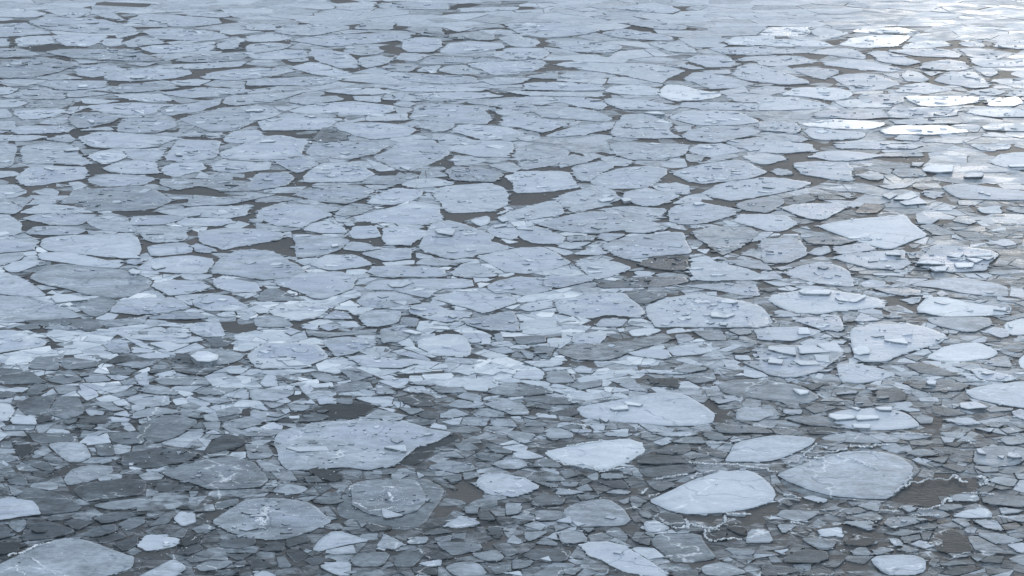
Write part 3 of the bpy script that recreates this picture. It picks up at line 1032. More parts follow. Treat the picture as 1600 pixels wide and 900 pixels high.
(1200,0): """
61|-60,380 0,360 100,345 200,350 325,385 200,400 60,415 -60,405
61|145,425 280,420 430,435 440,455 380,480 355,500 200,455
61|330,400 480,365 620,380 850,435 760,450 500,425
61|250,330 320,310 480,300 570,320 612,350 600,368 440,350
51|-60,305 310,303 250,330 100,335 -60,335
61|395,480 480,465 600,460 700,475 840,525 700,560 530,570 470,530|large diamond floe with a nick at its back
61|705,460 820,460 820,490
61|835,465 870,440 940,450 1010,490 960,512 860,505
61|1030,500 1130,445 1290,450 1330,480 1390,545 1280,550 1100,520|six-sided floe with lilac patches
61|945,430 960,395 1130,370 1240,390 1260,430 1160,440
61|635,330 660,315 750,320 960,390 850,408 700,385
61|740,315 900,305 1120,310 1200,340 1200,360 940,350
61|1200,310 1300,305 1540,330 1500,350 1400,375 1260,355
61|1260,360 1480,375 1640,385 1640,415 1340,420 1280,390
61|1290,430 1400,425 1440,455 1380,480
61|1390,500 1500,490 1640,495 1640,560 1520,540
61|780,570 860,530 980,515 1170,560 1000,585
61|970,450 1085,448 1020,475
71|80,590 170,545 440,545 520,580 510,610 400,630 240,605|pale square-ended floe with a thick rim
61|560,610 600,585 860,590 850,630 780,655 600,640
81|865,600 1320,600 1300,640 1100,665 940,660 865,620
91r|1370,620 1560,600 1600,640 1540,665 1380,660
61|1220,575 1400,550 1490,575 1400,598
61|1470,600 1540,565 1640,570 1640,600
71|-60,610 150,605 400,655 300,680 60,690 -60,690
71|420,640 560,615 800,670 480,670
61|270,730 330,690 560,675 720,685 760,730 600,745
61r|740,700 800,660 1180,685 1180,720 900,740 760,730
71|1230,700 1300,675 1640,680 1640,730 1400,730
91|210,770 400,745 560,755 750,770 640,810 400,800 230,785
61|215,820 260,795 620,830 580,865 300,875
61r|-60,755 180,765 215,800 180,830 -60,810
91|690,820 800,785 1100,780 1270,820 1060,840 740,840|white sun-struck slab floe
61|770,750 1000,740 1240,770 800,775
71r|1340,790 1400,765 1640,770 1640,820 1360,810
61|1330,850 1400,825 1560,860
61|780,870 840,835 950,850 940,880
61|950,880 1200,845 1340,850 1200,900
81|440,280 520,235 700,215 900,225 800,290 600,298|sunlit lozenge floe
81r|530,200 560,180 840,170 960,205 700,210
71|270,190 330,170 520,205 400,240 290,220
91r|-60,220 0,170 240,170 270,200 240,225
71|-60,240 300,250 440,290 0,290
71|830,300 900,265 1100,255 1150,285 1000,300
61|1400,290 1450,260 1640,250 1640,310
61|1180,270 1320,250 1360,290 1240,290
61|-60,850 120,830 270,870 200,890
61|380,890 600,875 940,890 600,900
01w|240,340 440,355 330,390 260,360
01w|440,455 540,440 700,455 460,460
01w|390,490 500,560 300,530 290,500
01w|860,370 1120,360 940,385
01w|600,320 635,330 640,370 605,350
01w|850,410 940,400 940,440 860,435
01w|1220,350 1280,420 1390,500 1330,470 1270,430
""",
}
# ---------------------------------------------------------------- helpers
rnd = random.Random(11)
CP, SP = math.cos(PITCH), math.sin(PITCH)

def ground(px, py, z=0.0):
    """photograph pixel -> point on the horizontal plane at height z"""
    u = (px - 800.0) / FPX
    v = (450.0 - py) / FPX
    d = (u, CP + v * SP, -SP + v * CP)
    t = (z - CAM_H) / d[2]
    return (d[0] * t, d[1] * t)

def pixel(x, y, z=0.0):
    dz = z - CAM_H
    depth = y * CP - dz * SP
    return (800 + FPX * x / depth, 450 - FPX * (y * SP + dz * CP) / depth)

def area2(p):
    return 0.5 * sum(p[i][0] * p[(i + 1) % len(p)][1] - p[(i + 1) % len(p)][0] * p[i][1] for i in range(len(p)))

def centroid(p):
    a = area2(p)
    if abs(a) < 1e-9:
        return (sum(q[0] for q in p) / len(p), sum(q[1] for q in p) / len(p))
    cx = cy = 0
    for i in range(len(p)):
        x0, y0 = p[i]; x1, y1 = p[(i + 1) % len(p)]
        c = x0 * y1 - x1 * y0
        cx += (x0 + x1) * c; cy += (y0 + y1) * c
    return (cx / (6 * a), cy / (6 * a))

def hull(pts):
    pts = sorted(set(pts))
    def half(it):
        h = []
        for p in it:
            while len(h) > 1 and (h[-1][0]-h[-2][0])*(p[1]-h[-2][1]) - (h[-1][1]-h[-2][1])*(p[0]-h[-2][0]) <= 0:
                h.pop()
            h.append(p)
        return h
    a = half(pts); b = half(reversed(pts))
    return a[:-1] + b[:-1]

def clip(poly, nx, ny, d):
    """keep the side nx*x + ny*y <= d"""
    out = []
    n = len(poly)
    for i in range(n):
        a = poly[i]; b = poly[(i + 1) % n]
        da = nx * a[0] + ny * a[1] - d
        db = nx * b[0] + ny * b[1] - d
        if da <= 0:
            out.append(a)
        if (da < 0) != (db < 0) and abs(da - db) > 1e-12:
            t = da / (da - db)
            out.append((a[0] + (b[0] - a[0]) * t, a[1] + (b[1] - a[1]) * t))
    return out

def inside(p, poly):
    c = False
    n = len(poly)
    j = n - 1
    for i in range(n):
        if (poly[i][1] > p[1]) != (poly[j][1] > p[1]) and \
           p[0] < (poly[j][0] - poly[i][0]) * (p[1] - poly[i][1]) / (poly[j][1] - poly[i][1]) + poly[i][0]:
            c = not c
        j = i
    return c

def edge_outline(poly, seg, amp, cut=0.16, R=rnd, seed=0.0):
    """break a hand-measured outline into a natural, slightly chipped edge"""
    if area2(poly) < 0:
        poly = poly[::-1]
    p = []
    n = len(poly)
    for i in range(n):
        a = poly[i - 1]; b = poly[i]; c = poly[(i + 1) % n]
        la = math.hypot(a[0]-b[0], a[1]-b[1]); lc = math.hypot(c[0]-b[0], c[1]-b[1])
        ka = min(cut, 0.5 / max(la, 1e-6)); kc = min(cut, 0.5 / max(lc, 1e-6))
        p.append((b[0] + (a[0]-b[0]) * ka, b[1] + (a[1]-b[1]) * ka))
        p.append((b[0] + (c[0]-b[0]) * kc, b[1] + (c[1]-b[1]) * kc))
    out = []
    n = len(p)
    for i in range(n):
        a = p[i]; b = p[(i + 1) % n]
        L = math.hypot(b[0]-a[0], b[1]-a[1])
        k = max(1, int(L / seg))
        nx, ny = (b[1]-a[1]) / max(L, 1e-6), -(b[0]-a[0]) / max(L, 1e-6)
        for j in range(k):
            t = j / k
            x = a[0] + (b[0]-a[0]) * t; y = a[1] + (b[1]-a[1]) * t
            q = Vector((x * 1.1, y * 1.1, seed)); q2 = Vector((x * 4.5, y * 4.5, seed + 7))
            w = amp * (noise.noise(q) * 1.0 + noise.noise(q2) * 0.55)
            out.append((x + nx * w, y + ny * w))
    return out

class Buf:
    """collects geometry for one mesh object: verts, faces, per-face tone and crust, per-vertex rim"""
    def __init__(s):
        s.v = []; s.f = []; s.tone = []; s.crust = []; s.rim = []; s.smooth = []; s.gloss = []; s.g = 0.0
    def face(s, idx, tone, crust, smooth=False):
        s.f.append(idx); s.tone.append(tone); s.crust.append(crust); s.smooth.append(smooth); s.gloss.append(s.g)
    def build(s, name, mat, parent=None, origin=None):
        me = bpy.data.meshes.new(name)
        if origin is None:
            origin = (0.0, 0.0, 0.0)
        ox, oy, oz = origin
        me.from_pydata([(a - ox, b - oy, c - oz) for a, b, c in s.v], [], s.f)
        a = me.attributes.new("tone", 'FLOAT', 'FACE'); a.data.foreach_set("value", s.tone)
        a = me.attributes.new("crust", 'FLOAT', 'FACE'); a.data.foreach_set("value", s.crust)
        a = me.attributes.new("gloss", 'FLOAT', 'FACE'); a.data.foreach_set("value", s.gloss)
        a = me.attributes.new("rim", 'FLOAT', 'POINT'); a.data.foreach_set("value", s.rim)
        me.polygons.foreach_set("use_smooth", s.smooth)
        me.materials.append(mat)
        me.update()
        o = bpy.data.objects.new(name, me)
        COL.objects.link(o)
        if parent is not None:
            o.parent = parent
            o.location = (ox - parent.location.x, oy - parent.location.y, oz - parent.location.z)
        else:
            o.location = (ox, oy, oz)
        return o

def star_ok(p, c):
    n = len(p)
    for i in range(n):
        a = p[i]; b = p[(i + 1) % n]
        if (a[0]-c[0]) * (b[1]-c[1]) - (a[1]-c[1]) * (b[0]-c[0]) <= 0:
            return False
    return True

def slab(buf, out, z_top, z_bot, tone, crust, bevel=0.02, relief=0.0, tilt=(0, 0), rings=True, seed=0.0, lower=1.0):
    """a plate of ice with chipped sides, a worn upper edge and an uneven upper face"""
    n = len(out)
    c = centroid(out)
    base = len(buf.v)
    def zt(x, y):
        return z_top + (x - c[0]) * tilt[0] + (y - c[1]) * tilt[1]
    # bottom, side top, bevelled top ring
    for (x, y) in out:
        buf.v.append((c[0] + (x-c[0]) * lower, c[1] + (y-c[1]) * lower, z_bot)); buf.rim.append(1.0)
    for (x, y) in out:
        h = noise.noise(Vector((x * 3, y * 3, seed))) * bevel * 0.5
        buf.v.append((x, y, zt(x, y) - bevel + h)); buf.rim.append(1.0)
    ring = []
    for i in range(n):
        a = out[i - 1]; b = out[(i + 1) % n]; x, y = out[i]
        L = math.hypot(b[0]-a[0], b[1]-a[1]) or 1e-6
        nx, ny = (b[1]-a[1]) / L, -(b[0]-a[0]) / L
        ring.append((x - nx * bevel * 1.2, y - ny * bevel * 1.2))
    for (x, y) in ring:
        buf.v.append((x, y, zt(x, y))); buf.rim.append(0.9)
    for i in range(n):
        j = (i + 1) % n
        buf.face((base + i, base + j, base + n + j, base + n + i), max(.08, tone - .30), crust)  # side walls: darker tone for wet ice, with contact shade painted in
        buf.face((base + n + i, base + n + j, base + 2*n + j, base + 2*n + i), tone, crust, False)
    if rings and n >= 8 and star_ok(ring, c):
        prev = base + 2 * n
        ks = (0.92, 0.72, 0.42, 0.15)
        for ki, k in enumerate(ks):
            st = len(buf.v)
            for (x, y) in ring:
                X = c[0] + (x-c[0]) * k; Y = c[1] + (y-c[1]) * k
                h = noise.noise(Vector((X * 0.9, Y * 0.9, seed))) + 0.5 * noise.noise(Vector((X * 2.3, Y * 2.3, seed)))
                buf.v.append((X, Y, zt(X, Y) + h * relief)); buf.rim.append(max(0.0, 0.55 - 0.55 * ki))
            for i in range(n):
                j = (i + 1) % n
                buf.face((prev + i, prev + j, st + j, st + i), tone, crust, True)
            prev = st
        buf.v.append((c[0], c[1], zt(*c))); buf.rim.append(0.0)
        m = len(buf.v) - 1
        for i in range(n):
            buf.face((prev + i, prev + (i + 1) % n, m), tone, crust, True)
    else:
        tris = tessellate_polygon([[Vector((x, y, 0)) for (x, y) in ring]])
        for t in tris:
            idx = [base + 2*n + k for k in t]
            pa, pb, pc = [ring[k] for k in t]
            if (pb[0]-pa[0])*(pc[1]-pa[1]) - (pb[1]-pa[1])*(pc[0]-pa[0]) < 0:
                idx.reverse()
            buf.face(tuple(idx), tone, crust, False)

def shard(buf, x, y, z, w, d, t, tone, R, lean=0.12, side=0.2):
    """one small broken plate lying on the ice"""
    k = R.choice((3, 4, 4, 5))
    a0 = R.uniform(0, 6.28)
    pts = []
    for i in range(k):
        a = a0 + 6.283 * (i + R.uniform(-.28, .28)) / k
        pts.append((x + math.cos(a) * w * R.uniform(.7, 1.1), y + math.sin(a) * d * R.uniform(.7, 1.1)))
    tx, ty = R.uniform(-lean, lean) , R.uniform(-lean, lean)
    b = len(buf.v)
    for (px_, py_) in pts:
        buf.v.append((px_, py_, z - 0.02)); buf.rim.append(0.6)
    for (px_, py_) in pts:
        buf.v.append((x + (px_-x) * .93, y + (py_-y) * .93, z + t + (px_ - x) * tx + (py_ - y) * ty)); buf.rim.append(0.5)
    for i in range(k):
        j = (i + 1) % k
        buf.face((b + i, b + j, b + k + j, b + k + i), max(.1, tone - side), 0.2)  # shaded sides of the shard painted in as a darker tone
    buf.face(tuple(b + k + i for i in range(k)), tone, 0.3)

def crumb(buf, x, y, z, r, tone, R):
    b = len(buf.v)
    q = [(x + r * R.uniform(.6, 1.5), y, z + r * .3), (x, y + r * R.uniform(.6, 1.2), z + r * .3),
         (x - r * R.uniform(.6, 1.5), y, z + r * .3), (x, y - r * R.uniform(.6, 1.2), z + r * .3), (x, y, z + r * R.uniform(.7, 1.2))]
    for v in q:
        buf.v.append(v); buf.rim.append(0)
    for i in range(4):
        buf.face((b + i, b + (i + 1) % 4, b + 4), tone, 0)

def vein(buf, pts, z, w, R, tone=0.95):
    """a broken seam of frozen white slush"""
    for i in range(len(pts) - 1):
        a = pts[i]; b = pts[i + 1]
        L = math.hypot(b[0]-a[0], b[1]-a[1])
        k = max(1, int(L / (w * 1.4)))
        for j in range(k):
            if R.random() < 0.08:
                continue
            t = (j + .5) / k
            u = 0.35 + 1.3 * abs(noise.noise(Vector((a[0] * 2.1 + t, a[1] * 2.1, j * .37))))
            for _q in range(3):
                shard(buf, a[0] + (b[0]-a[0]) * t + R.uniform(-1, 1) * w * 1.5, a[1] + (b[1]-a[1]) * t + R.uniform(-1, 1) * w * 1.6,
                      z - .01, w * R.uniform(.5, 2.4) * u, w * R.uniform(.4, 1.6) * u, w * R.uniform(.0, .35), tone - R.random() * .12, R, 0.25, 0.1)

# ---------------------------------------------------------------- materials
def new_mat(name):
    m = bpy.data.materials.new(name); m.use_nodes = True
    nt = m.node_tree
    return m, nt.nodes, nt.links, nt.nodes["Principled BSDF"]

def mathn(N, L, op, a, b=None, clamp=False):
    n = N.new("ShaderNodeMath"); n.operation = op; n.use_clamp = clamp
    for i, x in enumerate((a, b)):
        if x is None: continue
        if isinstance(x, (int, float)): n.inputs[i].default_value = x
        else: L.new(x, n.inputs[i])
    return n.outputs[0]

def mixn(N, L, fac, a, b):
    n = N.new("ShaderNodeMix"); n.data_type = 'RGBA'
    for s, x in ((n.inputs[0], fac), (n.inputs[6], a), (n.inputs[7], b)):
        if isinstance(x, (int, float)): s.default_value = x
        elif isinstance(x, tuple): s.default_value = x
        else: L.new(x, s)
    return n.outputs[2]

def noisen(N, L, vec, scale, detail=4, rough=0.6, dist=0.0):
    n = N.new("ShaderNodeTexNoise"); n.inputs["Scale"].default_value = scale
    n.inputs["Detail"].default_value = detail; n.inputs["Roughness"].default_value = rough
    n.inputs["Distortion"].default_value = dist
    L.new(vec, n.inputs["Vector"])
    return n.outputs["Fac"]

def ramp(N, L, fac, stops):
    n = N.new("ShaderNodeValToRGB")
    e = n.color_ramp.elements
    while len(e) > 1: e.remove(e[-1])
    for i, (p, c) in enumerate(stops):
        q = e[0] if i == 0 else e.new(p)
        q.position = p
        q.color = c if isinstance(c, tuple) else (c, c, c, 1)
    L.new(fac, n.inputs[0])
    return n.outputs[0]

def ice_material():
    m, N, L, P = new_mat("ice")
    geo = N.new("ShaderNodeNewGeometry")
    pos = geo.outputs["Position"]
    def attr(nm):
        a = N.new("ShaderNodeAttribute"); a.attribute_name = nm; return a.outputs["Fac"]
    tone, crust, rim, gloss = attr("tone"), attr("crust"), attr("rim"), attr("gloss")
    wp = N.new("ShaderNodeVectorMath"); wp.operation = 'MULTIPLY'; wp.inputs[1].default_value = (0.75, 1.0, 1.0)
    L.new(pos, wp.inputs[0]); wpos = wp.outputs[0]
    n_big = noisen(N, L, wpos, 0.55, 5, 0.62, 0.6)
    st_ = N.new("ShaderNodeVectorMath"); st_.operation = 'MULTIPLY'; st_.inputs[1].default_value = (0.7, 1.15, 1.0)
    L.new(pos, st_.inputs[0])
    n_mid = noisen(N, L, st_.outputs[0], 2.4, 6, 0.70, 0.6)
    n_fin = noisen(N, L, st_.outputs[0], 9.0, 5, 0.72, 0.3)
    n_gr = noisen(N, L, pos, 34.0, 3, 0.7)
    # albedo of the plate by its kind
    t1 = mathn(N, L, 'ADD', tone, mathn(N, L, 'MULTIPLY', mathn(N, L, 'SUBTRACT', n_mid, 0.5), 0.28))
    t1 = mathn(N, L, 'ADD', t1, mathn(N, L, 'MULTIPLY', mathn(N, L, 'SUBTRACT', n_fin, 0.5), 0.26), True)
    t1 = mathn(N, L, 'ADD', t1, mathn(N, L, 'MULTIPLY', mathn(N, L, 'SUBTRACT', n_big, 0.5), 0.12), True)
    n_cl = noisen(N, L, st_.outputs[0], 0.75, 3, 0.55, 1.2)
    t1 = mathn(N, L, 'ADD', t1, mathn(N, L, 'MULTIPLY', mathn(N, L, 'SUBTRACT', n_cl, 0.5), 0.26), True)
    col = ramp(N, L, t1, TONES)
    # shingled thin plates frozen into the surface
    ws = N.new("ShaderNodeVectorMath"); ws.operation = 'MULTIPLY'; ws.inputs[1].default_value = (0.62, 1.25, 0.0)
    L.new(pos, ws.inputs[0])
    nw = N.new("ShaderNodeTexNoise"); nw.inputs["Scale"].default_value = 1.7; nw.inputs["Detail"].default_value = 3
    L.new(pos, nw.inputs["Vector"])
    nws = N.new("ShaderNodeVectorMath"); nws.operation = 'SCALE'; nws.inputs[3].default_value = 1.1
    L.new(nw.outputs["Color"], nws.inputs[0])
    wsa = N.new("ShaderNodeVectorMath"); wsa.operation = 'ADD'
    L.new(ws.outputs[0], wsa.inputs[0]); L.new(nws.outputs[0], wsa.inputs[1])
    def cellh(scale):
        v = N.new("ShaderNodeTexVoronoi"); v.inputs["Scale"].default_value = scale
        L.new(wsa.outputs[0], v.inputs["Vector"])
        sp = N.new("ShaderNodeSeparateColor"); L.new(v.outputs["Color"], sp.inputs[0])
        return sp.outputs[0]
    ch1, ch2 = cellh(1.7), cellh(5.0)
    shing = mathn(N, L, 'ADD', mathn(N, L, 'MULTIPLY', ch1, 0.6), mathn(N, L, 'MULTIPLY', ch2, 0.4))
    shm = mathn(N, L, 'MULTIPLY', crust, ramp(N, L, n_big, [(0.40, 0.25), (0.58, 1.0)]))
    # blue wet patches on crusted plates
    wet = ramp(N, L, n_big, [(0.43, 0.0), (0.54, 1.0)])
    wet2 = ramp(N, L, n_fin, [(0.36, 0.35), (0.6, 1.0)])
    heart = ramp(N, L, rim, [(0.25, 1.0), (0.75, 0.12)])
    wetf = mathn(N, L, 'MULTIPLY', mathn(N, L, 'MULTIPLY', mathn(N, L, 'MULTIPLY', wet, wet2), heart), mathn(N, L, 'MULTIPLY', crust, 0.85))
    mul = N.new("ShaderNodeMix"); mul.data_type = 'RGBA'; mul.blend_type = 'MULTIPLY'
    L.new(wetf, mul.inputs[0]); L.new(col, mul.inputs[6]); mul.inputs[7].default_value = (0.50, 0.58, 0.72, 1)
    col = mul.outputs[2]
    # warm-grey dirty zones, very broad
    n_huge = noisen(N, L, pos, 0.09, 3, 0.5)
    dz = ramp(N, L, n_huge, [(0.42, 0.0), (0.66, 1.0)])
    mul = N.new("ShaderNodeMix"); mul.data_type = 'RGBA'; mul.blend_type = 'MULTIPLY'
    L.new(mathn(N, L, 'MULTIPLY', dz, 0.35), mul.inputs[0]); L.new(col, mul.inputs[6]); mul.inputs[7].default_value = (0.86, 0.86, 0.86, 1)
    col = mul.outputs[2]
    # thin clear seams (old refrozen cracks)
    wv = N.new("ShaderNodeVectorMath"); wv.operation = 'ADD'
    nc = N.new("ShaderNodeTexNoise"); nc.inputs["Scale"].default_value = 0.8; nc.inputs["Detail"].default_value = 4
    L.new(pos, nc.inputs["Vector"])
    sc_ = N.new("ShaderNodeVectorMath"); sc_.operation = 'SCALE'; sc_.inputs[3].default_value = 1.5
    L.new(nc.outputs["Color"], sc_.inputs[0])
    L.new(wpos, wv.inputs[0]); L.new(sc_.outputs[0], wv.inputs[1])
    vo = N.new("ShaderNodeTexVoronoi"); vo.feature = 'DISTANCE_TO_EDGE'; vo.inputs["Scale"].default_value = 0.42
    L.new(wv.outputs[0], vo.inputs["Vector"])
    seam = ramp(N, L, vo.outputs["Distance"], [(0.0, 1.0), (0.018, 0.0)])
    seam = mathn(N, L, 'MULTIPLY', seam, ramp(N, L, n_big, [(0.42, 0.0), (0.52, 1.0)]))
    mul = N.new("ShaderNodeMix"); mul.data_type = 'RGBA'; mul.blend_type = 'MULTIPLY'
    L.new(mathn(N, L, 'MULTIPLY', seam, 0.75), mul.inputs[0]); L.new(col, mul.inputs[6]); mul.inputs[7].default_value = (0.45, 0.5, 0.56, 1)
    col = mul.outputs[2]
    vo2 = N.new("ShaderNodeTexVoronoi"); vo2.feature = 'DISTANCE_TO_EDGE'; vo2.inputs["Scale"].default_value = 0.24
    L.new(wv.outputs[0], vo2.inputs["Vector"])
    ws2 = ramp(N, L, vo2.outputs["Distance"], [(0.0, 1.0), (0.007, 0.0)])
    ws2 = mathn(N, L, 'MULTIPLY', ws2, ramp(N, L, n_mid, [(0.44, 0.0), (0.54, 1.0)]))
    col = mixn(N, L, mathn(N, L, 'MULTIPLY', ws2, 0.6), col, (0.72, 0.78, 0.82, 1))
    # thin wet margin of the smooth plates, dark water showing through
    mg = mathn(N, L, 'MULTIPLY', ramp(N, L, rim, [(0.15, 0.0), (0.85, 1.0)]), ramp(N, L, n_cl, [(0.36, 0.15), (0.60, 1.0)]))
    mul = N.new("ShaderNodeMix"); mul.data_type = 'RGBA'; mul.blend_type = 'MULTIPLY'
    L.new(mathn(N, L, 'MULTIPLY', mg, 0.6), mul.inputs[0]); L.new(col, mul.inputs[6]); mul.inputs[7].default_value = (0.58, 0.63, 0.66, 1)
    col = mul.outputs[2]
    # pale worn rim, broken up
    rimf = mathn(N, L, 'MULTIPLY', ramp(N, L, rim, [(0.55, 0.0), (0.95, 1.0)]), ramp(N, L, n_mid, [(0.42, 0.0), (0.62, 1.0)]))
    col = mixn(N, L, mathn(N, L, 'MULTIPLY', rimf, 0.22), col, (0.62, 0.68, 0.74, 1))
    # frost grains
    gr = ramp(N, L, n_gr, [(0.66, 0.0), (0.74, 1.0)])
    grf = mathn(N, L, 'MULTIPLY', gr, mathn(N, L, 'MULTIPLY', crust, ramp(N, L, n_mid, [(0.45, 0.0), (0.6, 0.8)])))
    col = mixn(N, L, grf, col, (0.72, 0.77, 0.82, 1))
    L.new(col, P.inputs["Base Color"])
    rg = mathn(N, L, 'ADD', 0.42, mathn(N, L, 'MULTIPLY', n_mid, 0.30))
    rg = mathn(N, L, 'ADD', rg, mathn(N, L, 'MULTIPLY', mathn(N, L, 'MULTIPLY', wet, crust), -0.22))
    rg = mathn(N, L, 'ADD', rg, mathn(N, L, 'MULTIPLY', mathn(N, L, 'MULTIPLY', gloss, ramp(N, L, n_mid, [(0.40, 0.3), (0.64, 1.0)])), -0.21), True)
    L.new(rg, P.inputs["Roughness"])
    P.inputs["IOR"].default_value = 1.31
    L.new(mathn(N, L, 'ADD', 0.12, mathn(N, L, 'MULTIPLY', gloss, 0.24)), P.inputs["Specular IOR Level"])
    # relief: scalloped wind texture plus grain
    an = N.new("ShaderNodeVectorMath"); an.operation = 'MULTIPLY'; an.inputs[1].default_value = (0.5, 1.6, 1.0)
    L.new(pos, an.inputs[0])
    n_wind = noisen(N, L, an.outputs[0], 3.2, 6, 0.72, 0.8)
    h = mathn(N, L, 'ADD', mathn(N, L, 'MULTIPLY', n_wind, mathn(N, L, 'ADD', mathn(N, L, 'MULTIPLY', crust, 0.9), 0.28)),
              mathn(N, L, 'MULTIPLY', n_fin, 0.12))
    h = mathn(N, L, 'SUBTRACT', h, mathn(N, L, 'MULTIPLY', seam, 0.12))
    h = mathn(N, L, 'ADD', h, mathn(N, L, 'MULTIPLY', mathn(N, L, 'MULTIPLY', shing, shm), 0.75))
    bp = N.new("ShaderNodeBump"); bp.inputs["Strength"].default_value = 0.75; bp.inputs["Distance"].default_value = 0.09
    L.new(h, bp.inputs["Height"]); L.new(bp.outputs[0], P.inputs["Normal"])
    return m

TONES = [(0.0, (0.030, 0.037, 0.042, 1)), (0.2, (0.036, 0.046, 0.053, 1)), (0.3, (0.072, 0.090, 0.103, 1)),
         (0.4, (0.140, 0.170, 0.192, 1)), (0.5, (0.255, 0.300, 0.338, 1)), (0.6, (0.395, 0.452, 0.515, 1)),
         (0.7, (0.475, 0.535, 0.585, 1)), (0.8, (0.58, 0.64, 0.685, 1)), (1.0, (0.82, 0.86, 0.88, 1))]
ICE = ice_material()

def water_material():
    m, N, L, P = new_mat("turbid_water")
    geo = N.new("ShaderNodeNewGeometry"); pos = geo.outputs["Position"]
    a = noisen(N, L, pos, 0.12, 3, 0.5)
    col = ramp(N, L, a, [(0.35, (0.048, 0.055, 0.060, 1)), (0.65, (0.092, 0.095, 0.096, 1))])
    b = noisen(N, L, pos, 5.0, 5, 0.7)
    sl = ramp(N, L, b, [(0.50, 0.0), (0.72, 0.55)])
    col = mixn(N, L, sl, col, (0.115, 0.12, 0.122, 1))
    L.new(col, P.inputs["Base Color"])
    P.inputs["Roughness"].default_value = 0.55
    P.inputs["Specular IOR Level"].default_value = 0.05
    P.inputs["IOR"].default_value = 1.33
    an = N.new("ShaderNodeVectorMath"); an.operation = 'MULTIPLY'; an.inputs[1].default_value = (0.55, 1.5, 1.0)
    L.new(pos, an.inputs[0])
    r = noisen(N, L, an.outputs[0], 6.0, 4, 0.6, 0.5)
    bp = N.new("ShaderNodeBump"); bp.inputs["Strength"].default_value = 0.6; bp.inputs["Distance"].default_value = 0.05
    L.new(r, bp.inputs["Height"]); L.new(bp.outputs[0], P.inputs["Normal"])
    return m
WATER = water_material()

# ---------------------------------------------------------------- the water, one sheet to the horizon
me = bpy.data.meshes.new("river_water")
me.from_pydata([(-3000, -400, 0), (3000, -400, 0), (3000, 5000, 0), (-3000, 5000, 0)], [], [(0, 1, 2, 3)])
me.materials.append(WATER)
water = bpy.data.objects.new("river_water", me); COL.objects.link(water)
water["kind"] = "structure"

# ---------------------------------------------------------------- read the outlines
pieces = []
leads = []
for (ox, oy), text in TRACES.items():
    for ln in text.strip().splitlines():
        f = ln.split('|')
        pts = [tuple(float(q) for q in w.split(',')) for w in f[1].split()]
        pts = [(ox + x / 4.0, oy + y / 4.0) for x, y in pts]
        code = f[0]
        if 'w' in code:
            leads.append([ground(x, y) for x, y in pts]); continue
        d = dict(tone=int(code[0]) / 10.0, layer=int(code[1]), flags=code[2:], px=pts, name=f[2] if len(f) > 2 else None)
        d['c'] = centroid(pts)
        d['area'] = abs(area2(pts))
        # part inside the frame
        q = pts
        for nx, ny, dd in ((1, 0, 1600), (-1, 0, 0), (0, 1, 900), (0, -1, 0)):
            q = clip(q, nx, ny, dd) if q else q
        d['vis'] = abs(area2(q)) if len(q) > 2 else 0
        if d['layer'] == 1 and d['tone'] > 0.7:
            d['gloss'] = 1.0 if d['tone'] > .85 else .75
            d['tone'] = 0.7
        pieces.append(d)

floes = [d for d in pieces if d['layer'] == 1]
for i, d in enumerate(pieces):
    if d['layer'] == 0:
        j = i - 1
        while pieces[j]['layer'] != 1 and not (pieces[j]['layer'] == 3 and d['tone'] == 0.5): j -= 1
        pieces[j].setdefault('shelf', []).append(d)
uppers = [d for d in pieces if d['layer'] >= 2]

# ---------------------------------------------------------------- labels
SIZES = [(9000, "very large"), (4200, "large"), (2000, "fair-sized"), (900, "smallish"), (0, "small")]
def shape_words(d):
    p = d['px']
    h = hull(p)
    w = max(q[0] for q in p) - min(q[0] for q in p)
    hh = max(q[1] for q in p) - min(q[1] for q in p)
    asp = w / max(hh, 1)
    k = 0
    n = len(h)
    for i in range(n):
        a, b, c = h[i-1], h[i], h[(i+1) % n]
        v1 = (b[0]-a[0], (b[1]-a[1]) * 3); v2 = (c[0]-b[0], (c[1]-b[1]) * 3)
        ang = abs(math.degrees(math.atan2(v1[0]*v2[1]-v1[1]*v2[0], v1[0]*v2[0]+v1[1]*v2[1])))
        if ang > 38: k += 1
    s = "three-cornered" if k <= 3 else "four-sided" if k == 4 else "many-sided"
    if asp > 6.5: return "very long thin"
    if asp > 4.6: return "long " + s
    return s
def tone_word(t):
    return {2: "dark slate", 3: "dark grey", 4: "grey", 5: "grey-blue", 6: "pale blue-grey", 7: "pale"}.get(int(round(t * 10)), "whitish")
landmarks = [d for d in floes + uppers if d['name']]
used_slots = {}
def relation(d):
    best = None
    c = d['c']
    opts = []
    for lm in landmarks:
        if lm is d: continue
        dx = c[0] - lm['c'][0]; dy = (c[1] - lm['c'][1]) * 2.6
        r = math.hypot(dx, dy)
        opts.append((r, lm, dx, dy))
    opts.sort(key=lambda t: t[0])
    return opts[:3]
def sector(dx, dy):
    if abs(dx) > abs(dy): return "right of" if dx > 0 else "left of"
    return "in front of" if dy > 0 else "behind"
ORD = ["nearest", "second nearest", "third nearest", "fourth nearest", "fifth nearest", "sixth nearest", "seventh nearest",
       "eighth nearest", "ninth nearest", "tenth nearest", "eleventh nearest", "twelfth nearest"]

